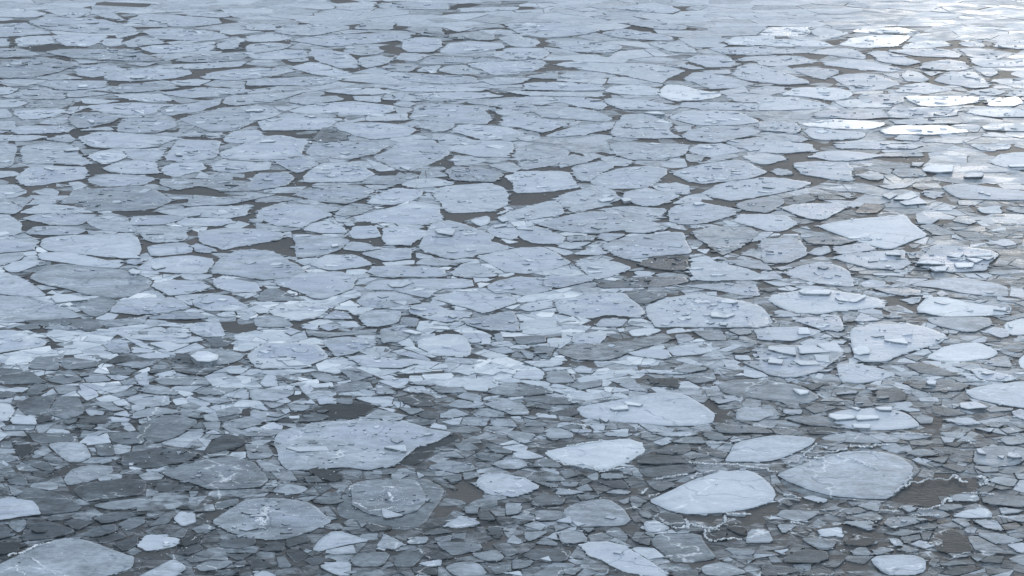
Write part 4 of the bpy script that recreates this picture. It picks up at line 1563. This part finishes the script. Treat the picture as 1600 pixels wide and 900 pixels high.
individuals = sorted(floes, key=lambda d: -(d['vis'] + (1e6 if d['name'] else 0)))[:296]
ind_ids = set(id(d) for d in individuals)
slots = {}
for d in individuals:
    if d['name']: continue
    r, lm, dx, dy = relation(d)[0]
    slots.setdefault((id(lm), sector(dx, dy)), []).append((r, d, lm))
for (lid, sec), lst in slots.items():
    lst.sort(key=lambda t: t[0])
    seen = {}
    for r, d, lm in lst:
        desc = tone_word(d['tone']) + " " + shape_words(d) + " floe"
        k = seen.get(desc, 0); seen[desc] = k + 1
        d['desc'] = (desc, k)
    for r, d, lm in lst:
        desc, k = d['desc']
        many = seen[desc] > 1
        nm = lm['name']
        lab = desc + (" " + ORD[k] if many else "") + " " + sec + " the " + nm
        if len(lab.split()) > 16: lab = lab.replace(" ice ", " ").replace("the big ", "the ").replace("very long", "long").replace("-", "-")
        if len(lab.split()) > 16: lab = lab.replace("pale blue-grey", "pale").replace("dark grey", "dark")
        if len(lab.split()) > 16: lab = lab.replace(" nearest", "")
        d['label'] = lab
for d in landmarks:
    if 'floe' in d['name']:
        d['label'] = d['name'] + (" drifting among broken ice" if len(d['name'].split()) < 9 and ' among' not in d['name'] and ' beside' not in d['name'] else "")
    else:
        d['label'] = d['name'] + " resting on the broken ice"

# ---------------------------------------------------------------- floes
fill_obst = []
rest = Buf(); rest_rub = Buf()

def px_size(y):   # metres per photograph pixel at distance y
    return math.hypot(y, CAM_H) / FPX

def scatter_rubble(buf, poly, z, dens, R, tone, near):
    c = centroid(poly)
    x0 = min(p[0] for p in poly); x1 = max(p[0] for p in poly)
    y0 = min(p[1] for p in poly); y1 = max(p[1] for p in poly)
    A = abs(area2(poly))
    n = int(A * dens)
    s = px_size(c[1])
    cl = [(R.uniform(x0, x1), R.uniform(y0, y1)) for _ in range(max(1, n // 9))]
    for _ in range(min(n, 420)):
        if R.random() < .65:
            q = R.choice(cl); x = R.gauss(q[0], .45 + A * .012); y = R.gauss(q[1], .35 + A * .01)
        else:
            x = R.uniform(x0, x1); y = R.uniform(y0, y1)
        q = (x, y)
        g = (c[0] + (x - c[0]) * 1.15, c[1] + (y - c[1]) * 1.15)
        if not (inside(q, poly) and inside(g, poly)): continue
        k = R.random()
        if k < .66:
            w = s * R.choice((2, 2, 3, 4, 6, 9, 13)) * R.uniform(.7, 1.4)
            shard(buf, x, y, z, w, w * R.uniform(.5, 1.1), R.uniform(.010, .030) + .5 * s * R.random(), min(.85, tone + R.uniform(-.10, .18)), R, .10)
        else:
            crumb(buf, x, y, z, s * R.uniform(.8, 2.2), R.uniform(.7, 1.0), R)

def fray(buf, out, z, tone, R, s, every):
    """small plates broken off along the edge, lapping into the crack"""
    n = len(out)
    c = centroid(out)
    for i in range(n):
        a = out[i]; b_ = out[(i + 1) % n]
        L = math.hypot(b_[0]-a[0], b_[1]-a[1])
        if R.random() > L / (every * s): continue
        q = (a[0] + R.uniform(-2, 2) * s, a[1] + R.uniform(-2, 2) * s)
        w = s * R.choice((3, 4, 5, 7, 10)) * R.uniform(.7, 1.3)
        shard(buf, q[0], q[1], z - R.uniform(.004, .018), w, w * R.uniform(.4, .9), R.uniform(.002, .010), tone + R.uniform(-.16, .08), R, .02)

def tag(o, label, cat, group):
    o['label'] = label; o['category'] = cat
    if group: o['group'] = group

zi = 0
for d in floes:
    zi += 1
    R = random.Random(zi * 7 + 3)
    c = d['c']
    near = c[1] / 900.0
    smooth = 's' in d['flags']; rough = 'r' in d['flags']
    z_top = 0.022 + R.uniform(0, .014) + (zi % 40) * 0.0004
    if rough: z_top += .012
    poly = [ground(x, y, z_top) for x, y in d['px']]
    # outlines are measured to the water line: keep the cracks open
    cc = centroid(poly)
    s = px_size(cc[1])
    size = math.sqrt(abs(area2(poly)))
    amp = min(.05 * size, s * 3.4) * (0.5 if smooth else 1.0)
    if cc[1] > 80:
        cut_ = 1.0 + (.95 if cc[1] > 110 else .55) * s / max(.2, size)
        poly = [(cc[0] + (x - cc[0]) * cut_, cc[1] + (y - cc[1]) * (1 + (cut_ - 1) * 1.6)) for x, y in poly]
    out = edge_outline(poly, max(2.6 * s, .05), amp, 0.12 if not smooth else 0.17, R, zi * 3.1)
    d['world'] = out; d['z'] = z_top
    fill_obst.append(hull([tuple(p) for p in poly]))
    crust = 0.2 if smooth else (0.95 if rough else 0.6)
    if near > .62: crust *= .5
    if .5 < near < .73 and c[0] < 850 and .25 < d['tone'] < .58: tone += .06
    tone = d['tone'] + R.uniform(-.045, .045)
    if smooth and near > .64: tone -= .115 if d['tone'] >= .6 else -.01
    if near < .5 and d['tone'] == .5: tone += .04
    tilt = (R.uniform(-.006, .006), R.uniform(-.006, .006)) if size > 1.2 else (R.uniform(-.03, .03), R.uniform(-.03, .03))
    lim = .015 / max(size, .3)
    tilt = (max(-lim, min(lim, tilt[0])), max(-lim, min(lim, tilt[1])))
    bev = min(.009, .012 * size + .003)
    dens = 0.0
    if rough: dens = 22.0 if near > .5 else 12.0
    elif not smooth: dens = 9.0 if near > .5 else 7.0
    else: dens = 0.9
    dens *= .40 * min(1.0, (0.03 / s) ** 1.0)
    tone_r = tone + .03
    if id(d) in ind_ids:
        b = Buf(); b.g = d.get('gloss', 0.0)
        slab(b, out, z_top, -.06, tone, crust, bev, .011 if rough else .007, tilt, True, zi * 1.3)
        rb = Buf(); scatter_rubble(rb, out, z_top - .002, dens, R, tone_r, near)
        fray(rb, out, z_top, tone, R, s, 60 if smooth else 20)
        fz = Buf()
        if 'f' in d['flags']:
            xs = [p[0] for p in out]; ys = [p[1] for p in out]
            for _ in range(9):
                x = R.gauss(cc[0] - size * .1, size * .16); y = R.gauss(cc[1], size * .2)
                pts = [(x, y)]
                a = R.uniform(0, 6.28)
                for _k in range(R.randint(2, 5)):
                    a += R.uniform(-.9, .9); x += math.cos(a) * .16; y += math.sin(a) * .16
                    pts.append((x, y))
                if all(inside(q, out) for q in pts):
                    vein(fz, pts, z_top, .018, R, 1.0)
            for _ in range(240):
                x = R.gauss(cc[0], size * .3); y = R.gauss(cc[1], size * .3)
                if inside((x, y), out): crumb(fz, x, y, z_top, R.uniform(.005, .016), .9, R)
        shelf = d.get('shelf', [])
        if rb.f or fz.f or shelf:
            root = bpy.data.objects.new("ice_floe", None); COL.objects.link(root)
            root.empty_display_size = 0.3
            root.location = (cc[0], cc[1], 0)
            bo = b.build("ice_sheet", ICE, root, (cc[0], cc[1], 0))
            if rb.f:
                ro = rb.build("surface_rubble", ICE, root, (cc[0], cc[1], 0)); ro['kind'] = 'stuff'
            if fz.f:
                fo = fz.build("frost_fleck", ICE, root, (cc[0], cc[1], 0)); fo['kind'] = 'stuff'
            for sh in shelf:
                sp_ = [ground(x, y, .008) for x, y in sh['px']]
                fill_obst.append(hull([tuple(p) for p in sp_]))
                so = edge_outline(sp_, .1, .02, .25, R, zi)
                sb = Buf(); slab(sb, so, .008 + .004, -.05, sh['tone'], .05, .006, .001, (0, 0), True, zi)
                q = sb.build("submerged_shelf", ICE, root, (cc[0], cc[1], 0))
                q['label'] = "darker thin shelf awash around the edge"
            d['obj'] = root
        else:
            root = b.build("ice_floe", ICE, None, (cc[0], cc[1], 0))
            d['obj'] = root
        tag(root, d['label'], "ice floe", "ice floes packed across the water")
    else:
        rest.g = d.get('gloss', 0.0)
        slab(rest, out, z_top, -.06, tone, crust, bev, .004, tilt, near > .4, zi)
        scatter_rubble(rest_rub, out, z_top - .002, dens * .8, R, tone_r, near)
        fray(rest_rub, out, z_top, tone, R, s, 26)

# ---------------------------------------------------------------- slabs and chunks lying on floes
host_count = {}
ups = []
for d in uppers:
    host = None
    for f in floes:
        if inside(d['c'], f['px']) and (host is None or f['area'] < host['area']): host = f
    d['host'] = host
    host_count.setdefault(id(host), []).append(d)
for hid, lst in host_count.items():
    lst.sort(key=lambda d: d['c'][0])
NUM = ["leftmost", "second from the left", "third from the left", "fourth from the left", "fifth from the left",
       "sixth from the left", "seventh from the left", "eighth from the left", "ninth from the left"]
for k, d in enumerate(uppers):
    R = random.Random(k * 13 + 5)
    host = d['host']
    zb = (host['z'] if host else .03) + .004
    th = .03 if d['layer'] == 2 else R.uniform(.05, .085)
    if d['name'] and 'dome' in d['name']: th = .15
    hpx = abs(area2(d['px'])) ** .5
    zt = zb + min(th, .012 + hpx * px_size(ground(*d['c'])[1]) * .28)
    poly = [ground(x, y, zt) for x, y in d['px']]
    cc = centroid(poly)
    size = math.sqrt(abs(area2(poly)))
    out = edge_outline(poly, max(.04, 1.6 * px_size(cc[1])), .018 + .02 * size, .07, R, k)
    b = Buf()
    t = min(.80, d['tone'] + (.0 if d['layer'] == 3 else 0))
    bev = .012 if d['layer'] == 2 else min(.022, (zt - zb) * .25)
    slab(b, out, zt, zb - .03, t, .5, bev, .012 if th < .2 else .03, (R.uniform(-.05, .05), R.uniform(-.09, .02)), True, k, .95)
    name = "ice_slab" if d['layer'] == 2 or hpx > 22 else "ice_chunk"
    if d['name'] and 'dome' in d['name']: name = "ice_lump"
    shelf = d.get('shelf', [])
    if shelf:
        root = bpy.data.objects.new(name, None); COL.objects.link(root); root.location = (cc[0], cc[1], 0)
        b.build("ice_dome", ICE, root, (cc[0], cc[1], 0))
        for sh in shelf:
            sp_ = [ground(x, y, .03) for x, y in sh['px']]
            fill_obst.append(hull([tuple(p) for p in sp_]))
            sb = Buf(); slab(sb, edge_outline(sp_, .1, .02, .25, R, k), .034, -.05, sh['tone'], .05, .006, .003, (0, 0), True, k)
            sb.build("ice_foot", ICE, root, (cc[0], cc[1], 0))
        o = root
    else:
        o = b.build(name, ICE, None, (cc[0], cc[1], zb))
    word = {"ice_slab": "thin ice slab" if d['layer'] == 2 else "thick white ice slab", "ice_chunk": "small white ice chunk", "ice_lump": ""}[name]
    if d['name']:
        lab = d['label']
    elif host and host.get('name'):
        lst = [q for q in host_count[id(host)]]
        lab = word + " on the " + host['name'] + (", " + NUM[lst.index(d)] if len(lst) > 1 else "")
    else:
        r, lm, dx, dy = relation(d)[0]
        key = (word, id(lm), sector(dx, dy)); n = used_slots.get(key, 0); used_slots[key] = n + 1
        d['late'] = (key, r, o, word, lm)
        lab = word + " " + sector(dx, dy) + " the " + lm['name']
        ups.append(d)
    tag(o, lab, {"ice_slab": "ice slab", "ice_chunk": "ice chunk", "ice_lump": "ice lump"}[name],
        None if name == "ice_lump" else "slabs and chunks of ice lying on the floes")
for d in ups:
    key, r, o, word, lm = d['late']
    if used_slots[key] > 1:
        rs = sorted(q['late'][1] for q in ups if q['late'][0] == key)
        o['label'] = word + " " + ORD[rs.index(r)] + " " + key[2] + " the " + lm['name']

rest_o = rest.build("ice_floe_pack", ICE); rest_o['kind'] = 'stuff'
rest_o['label'] = "smaller ice floes packed between the large ones"; rest_o['category'] = "ice floes"
ro = rest_rub.build("ice_rubble", ICE); ro['kind'] = 'stuff'
ro['label'] = "fine crumbs and plates of ice on the smaller floes"; ro['category'] = "ice rubble"

# ---------------------------------------------------------------- brash between the floes: broken cells, clipped to the floes
def boxes(polys):
    return [(min(p[0] for p in q), min(p[1] for p in q), max(p[0] for p in q), max(p[1] for p in q), q) for q in polys]
obst = boxes([q for q in fill_obst if len(q) > 2])
leadb = boxes(leads)
GRID = {}
GS = 4.0
for ob in obst:
    for i in range(int(ob[0] // GS), int(ob[2] // GS) + 1):
        for j in range(int(ob[1] // GS), int(ob[3] // GS) + 1):
            GRID.setdefault((i, j), []).append(ob)

def in_leads(p):
    for b in leadb:
        if b[0] <= p[0] <= b[2] and b[1] <= p[1] <= b[3] and inside(p, b[4]): return True
    return False

brash = Buf()
def cells(xr, y0, y1, step, R, stretch, gap_px, tone_rng, z_rng, keep, avoid=True, min_px=3.0, split=0.45):
    nx = int((xr(y1)[1] - xr(y1)[0]) / (step * stretch)) + 2
    ny = int((y1 - y0) / step) + 2
    bx = xr(y1)[0]
    P = {}
    for i in range(-2, nx + 2):
        for j in range(-2, ny + 2):
            P[(i, j)] = (bx + (i + .5 + R.uniform(-.48, .48)) * step * stretch, y0 + (j + .5 + R.uniform(-.48, .48)) * step)
    for i in range(nx):
        for j in range(ny):
            p = P[(i, j)]
            lo, hi = xr(min(max(p[1], y0), y1))
            if not (lo - step < p[0] < hi + step) or not (y0 - .01 <= p[1] < y1): continue
            if R.random() > keep(p): continue
            if in_leads(p): continue
            s = px_size(p[1])
            g = gap_px * s * R.uniform(.4, 1.6) if R.random() < .6 else -R.uniform(.05, .16) * step
            poly = [(p[0]-3*step*stretch, p[1]-3*step), (p[0]+3*step*stretch, p[1]-3*step), (p[0]+3*step*stretch, p[1]+3*step), (p[0]-3*step*stretch, p[1]+3*step)]
            for a in range(-2, 3):
                for b in range(-2, 3):
                    if a == 0 and b == 0: continue
                    q = P.get((i + a, j + b))
                    if q is None: continue
                    dx, dy = q[0]-p[0], q[1]-p[1]
                    L = math.hypot(dx, dy)
                    if L < 1e-6: continue
                    dx /= L; dy /= L
                    poly = clip(poly, dx, dy, dx * (p[0]+q[0]) / 2 + dy * (p[1]+q[1]) / 2 - g)
                    if len(poly) < 3: break
                if len(poly) < 3: break
            if len(poly) < 3: continue
            if avoid:
                seen = set()
                for ob in GRID.get((int(p[0] // GS), int(p[1] // GS)), []) + GRID.get((int((p[0]-step) // GS), int(p[1] // GS)), []) + \
                        GRID.get((int((p[0]+step) // GS), int(p[1] // GS)), []) + GRID.get((int(p[0] // GS), int((p[1]-step) // GS)), []) + GRID.get((int(p[0] // GS), int((p[1]+step) // GS)), []):
                    if id(ob) in seen: continue
                    seen.add(id(ob))
                    if p[0] < ob[0] - 2*step*stretch or p[0] > ob[2] + 2*step*stretch or p[1] < ob[1] - 2*step or p[1] > ob[3] + 2*step: continue
                    c = centroid(poly)
                    best = None
                    h = ob[4]
                    for k in range(len(h)):
                        a_ = h[k]; b_ = h[(k+1) % len(h)]
                        L = math.hypot(b_[0]-a_[0], b_[1]-a_[1]) or 1e-9
                        nx_, ny_ = (b_[1]-a_[1]) / L, -(b_[0]-a_[0]) / L
                        sd_ = (c[0]-a_[0]) * nx_ + (c[1]-a_[1]) * ny_
                        if best is None or sd_ > best[0]: best = (sd_, nx_, ny_, a_)
                    sd_, nx_, ny_, a_ = best
                    if sd_ < 0: poly = []; break
                    poly = clip(poly, -nx_, -ny_, -(a_[0]*nx_ + a_[1]*ny_) - abs(g) * .5)
                    if len(poly) < 3: break
            if len(poly) < 3: continue
            A = abs(area2(poly))
            per = sum(math.hypot(poly[k][0]-poly[k-1][0], poly[k][1]-poly[k-1][1]) for k in range(len(poly)))
            if A / per < min_px * s * .5: continue
            # drop doubled corners
            pp = [q for k, q in enumerate(poly) if math.hypot(q[0]-poly[k-1][0], q[1]-poly[k-1][1]) > .8 * s]
            if len(pp) < 3: continue
            parts = [pp]
            if R.random() < split:
                for _s in range(R.choice((1, 1, 2))):
                    nxt = []
                    for q in parts:
                        cq = centroid(q)
                        an = R.uniform(0, 3.14159); ax, ay = math.cos(an), math.sin(an)
                        off = ax * cq[0] + ay * cq[1] + R.uniform(-.2, .2) * math.sqrt(A)
                        w_ = .35 * s
                        q1 = clip(q, ax, ay, off - w_); q2 = clip(q, -ax, -ay, -off - w_)
                        nxt += [z for z in (q1, q2) if len(z) > 2 and abs(area2(z)) > 14 * s * s]
                    parts = nxt
            for q in parts:
                q = [t_ for k, t_ in enumerate(q) if math.hypot(t_[0]-q[k-1][0], t_[1]-q[k-1][1]) > .7 * s]
                if len(q) > 2: yield q, math.sqrt(abs(area2(q))), s

HW = math.tan(math.atan(800 / FPX)) * 1.03
def span(m):
    return lambda y: (-(math.hypot(y, CAM_H)) * HW - m, (math.hypot(y, CAM_H)) * HW + m)

def lay(gen, tone_fn, z0, z1, R, crust, relief=0.0, chip=.03):
    for k, (pp, size, s) in enumerate(gen):
        z = R.uniform(z0, z1) * .75
        c = centroid(pp)
        out = edge_outline(pp, max(3.5 * s, size * .22), min(chip * size, 2.5 * s), .05, R, k * .7)
        lim = .018 / max(size, .2)
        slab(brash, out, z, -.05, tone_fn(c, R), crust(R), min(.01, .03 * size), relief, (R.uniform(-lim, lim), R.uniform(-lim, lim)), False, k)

def zone_tone(c, R):
    """how much snow and air the broken ice holds, by place on the water"""
    u, v = pixel(*c)
    k = max(0.0, min(1.0, (775 - v) / 200.0))
    w = max(0.0, min(1.0, (1150 - u) / 350.0))
    base = .29 + (.16 + .20 * w) * k
    base += .09 * noise.noise(Vector((c[0] * .16, c[1] * .16, 3)))
    r = R.random()
    return base + (R.uniform(-.10, .06) if r < .7 else R.uniform(.04, .20))

R1 = random.Random(21)
# foreground and middle distance: small broken plates
lay(cells(span(3), 43.0, 66.0, .60, R1, 1.5, 1.0, None, None, lambda p: .90), zone_tone, .004, .026, R1, lambda R: R.uniform(.05, .5))
lay(cells(span(3), 66.0, 88.0, .80, R1, 1.6, .8, None, None, lambda p: .92), zone_tone, .006, .028, R1, lambda R: R.uniform(.1, .8))
lay(cells(span(3), 88.0, 125.0, 1.3, R1, 1.6, .8, None, None, lambda p: .93, min_px=3.4), lambda c, R: R.uniform(.47, .62), .010, .034, R1, lambda R: R.uniform(.3, .9))
lay(cells(span(6), 125.0, 220.0, 1.9, R1, 2.2, .85, None, None, lambda p: .97, min_px=1.4), lambda c, R: R.uniform(.52, .68), .012, .04, R1, lambda R: R.uniform(.4, 1))
lay(cells(span(16), 220.0, 480.0, 4.0, R1, 2.4, .7, None, None, lambda p: .97, min_px=1.2), lambda c, R: R.uniform(.52, .68), .02, .05, R1, lambda R: R.uniform(.4, 1))
# thin grey new ice and sunken plates under and between everything
lay(cells(span(2), 43.0, 70.0, .42, R1, 1.5, .8, None, None, lambda p: .80, avoid=False, split=.3), lambda c, R: zone_tone(c, R) * .55 + .03 + R.uniform(-.05, .05), .002, .007, R1, lambda R: .1)
lay(cells(span(2), 70.0, 100.0, .80, R1, 1.6, .8, None, None, lambda p: .62 if pixel(*p)[1] > 440 or pixel(*p)[0] > 1300 else .22, avoid=False, split=.4), lambda c, R: zone_tone(c, R) * .6 + .05 + R.uniform(-.05, .06), .002, .007, R1, lambda R: .2)
lay(cells(span(2), 100.0, 215.0, 1.7, R1, 2.0, .4, None, None, lambda p: .55, avoid=False, split=.5), lambda c, R: R.uniform(.38, .54), .002, .007, R1, lambda R: .3)
# beyond the frame to both sides and below it
def side(sign):
    def f(y):
        e = math.hypot(y, CAM_H) * HW + 3.2
        return (e, e + 30) if sign > 0 else (-e - 30, -e)
    return f
for sg in (1, -1):
    lay(cells(side(sg), 20.0, 220.0, 2.4, R1, 1.5, 1.5, None, None, lambda p: .93, avoid=False), zone_tone, .01, .04, R1, lambda R: R.uniform(.2, .9))
lay(cells(lambda y: (-22, 22), 20.0, 43.0, 1.0, R1, 1.4, 1.2, None, None, lambda p: .9, avoid=False), zone_tone, .01, .03, R1, lambda R: R.uniform(.1, .6))
# second generation: smaller plates shoved over the first, in the broken zones only
def over_keep(p):
    u, v = pixel(*p)
    k = noise.noise(Vector((p[0] * .17, p[1] * .17, 9)))
    return .55 + k * .5 if v > 440 else .12 + k * .2
lay(cells(span(2), 43.0, 92.0, .52, R1, 1.4, 2.0, None, None, over_keep), lambda c, R: zone_tone(c, R) + R.uniform(-.02, .14), .032, .046, R1, lambda R: R.uniform(.05, .4))
br = brash.build("brash_ice", ICE); br['kind'] = 'stuff'
br['label'] = "countless small broken plates of ice filling the gaps between floes"; br['category'] = "brash ice"

# ---------------------------------------------------------------- loose crumbs and white slush seams
cr = Buf()
for _ in range(5200):
    y = 46 * (4.2 ** R1.random()); lo, hi = span(1)(y); x = R1.uniform(lo, hi)
    if in_leads((x, y)) and R1.random() < .85: continue
    s = px_size(y)
    if noise.noise(Vector((x * .35, y * .35, 2))) + R1.uniform(-.25, .25) < .05: continue
    crumb(cr, x, y, .045, s * R1.uniform(.5, 1.5), R1.uniform(.65, .95), R1)
co = cr.build("ice_crumbs", ICE); co['kind'] = 'stuff'
co['label'] = "white crumbs of ice sprinkled over the brash"; co['category'] = "ice crumbs"

SLUSH = """
(800,675)|1000,590 1060,600 1100,570 1150,580 1210,600 1290,605
(800,675)|1080,540 1110,575 1100,600
(800,675)|1200,600 1210,640 1240,680 1330,665 1440,665
(800,675)|1340,515 1320,570 1270,600
(800,675)|1320,500 1360,515 1480,510
(800,675)|810,380 850,350
(800,675)|850,400 920,380
(800,675)|900,290 1010,275 1100,260
(800,675)|1100,190 1200,195 1300,200 1400,200 1480,215 1600,225
(800,675)|480,205 560,245 700,220
(800,675)|340,90 450,70 560,48
(800,675)|260,170 330,205 420,200
(800,675)|1220,65 1280,68 1370,65
(800,675)|1120,285 1150,260 1270,240
(1200,675)|0,235 60,250
(1200,675)|100,190 180,180 220,140 270,100 300,70
(1200,675)|210,150 330,165 360,150
(1200,675)|220,125 380,125 450,115 500,100
(1200,675)|510,85 600,95 650,85 760,80
(1200,675)|850,10 960,12 1020,15
(1200,675)|1230,50 1300,75
(1200,675)|860,340 900,310 940,320 1000,295 1060,290 1120,300 1160,270
(1200,675)|1160,265 1200,300 1250,315
(1200,675)|1320,330 1370,320 1360,285 1320,275
(1200,675)|1370,320 1400,335
(1200,675)|1220,375 1300,385 1350,380 1420,385
(1200,675)|940,485 1020,480 1080,450 1130,410 1140,430
(1200,675)|700,490 780,495 820,490
(1200,675)|720,450 780,470
(1200,675)|900,520 1000,525 1080,520
(1200,675)|110,390 160,395 200,415
(1200,675)|380,100 350,90
(1200,675)|430,150 520,165 600,195 690,235
(1200,675)|900,250 880,300 830,345 800,375
(1200,675)|150,565 220,575
(0,675)|60,770 130,750 230,705 310,690
(0,675)|200,790 240,830 300,865 350,890
(0,675)|95,830 110,860 150,890
(0,675)|1390,310 1440,285
(400,675)|-10,560 30,545 60,500 75,470 60,455
(400,675)|10,520 45,540 30,580 60,575
(400,675)|40,480 80,490 60,530
(400,675)|480,140 510,150 530,120 545,150 500,165
(400,675)|0,540 40,520 80,460 95,450
(400,675)|20,580 60,560 70,530 30,500 50,470
(400,675)|490,150 520,125 510,110
(400,675)|500,120 560,130
(400,675)|580,370 600,340
(400,675)|610,440 690,480
(400,675)|800,340 860,350
(400,675)|830,380 850,430 890,430
(400,675)|1000,320 1020,330
(400,675)|700,490 850,470
(800,450)|320,670 370,690 360,705
(800,450)|400,710 500,715
(800,450)|560,695 680,690 750,685
(800,450)|360,845 440,860 460,880
(800,450)|760,890 800,860
(800,450)|640,775 650,790
(1200,450)|1250,560 1330,580 1400,590
"""
sl = Buf()
for ln in SLUSH.strip().splitlines():
    a, b = ln.split('|')
    ox, oy = eval(a)
    pts = [ground(ox + float(w.split(',')[0]) / 4, oy + float(w.split(',')[1]) / 4, .05) for w in b.split()]
    q = []
    for i in range(len(pts) - 1):
        for k in range(4):
            t = k / 4
            q.append((pts[i][0] + (pts[i+1][0]-pts[i][0]) * t + R1.uniform(-.05, .05), pts[i][1] + (pts[i+1][1]-pts[i][1]) * t + R1.uniform(-.07, .07)))
    q.append(pts[-1])
    vein(sl, q, .062, R1.uniform(.013, .028), R1, 1.0)
for o in COL.objects:
    w = o.get('label', '')
    for a_, b_ in ((' ice chunk', ' chunk'), (' ice slab', ' slab'), ('very long thin', 'thin'), ('very long', 'long'), (' nearest', ''), ('big ', ''), ('broad ', ''), ('pale blue-grey ', 'pale ')):
        if len(w.split()) > 16 and 'category' in o: w = w.replace(a_, b_, 1)
    if 'label' in o: o['label'] = w

so = sl.build("white_slush", ICE); so['kind'] = 'stuff'
so['label'] = "seams of frozen white slush along the floe edges"; so['category'] = "slush"

# every label stands alone and stays within sixteen words
for o in COL.objects:
    if 'category' in o:
        w = o['label']
        for a_, b_ in ((' ice chunk', ' chunk'), (' ice slab', ' slab'), ('very long thin', 'thin'), ('very long', 'long'),
                       (' from the left', ''), ('big ', ''), ('broad ', ''), ('small white', 'small'), ('thick white', 'thick'),
                       ('pale blue-grey ', 'pale '), ('dark grey ', 'dark '), ('six-sided ', ''), ('wide ', ''), (' ice floe', ' floe'), ('smooth ', ''), ('four-sided ', '')):
            if len(w.split()) > 16: w = w.replace(a_, b_, 1)
        o['label'] = w
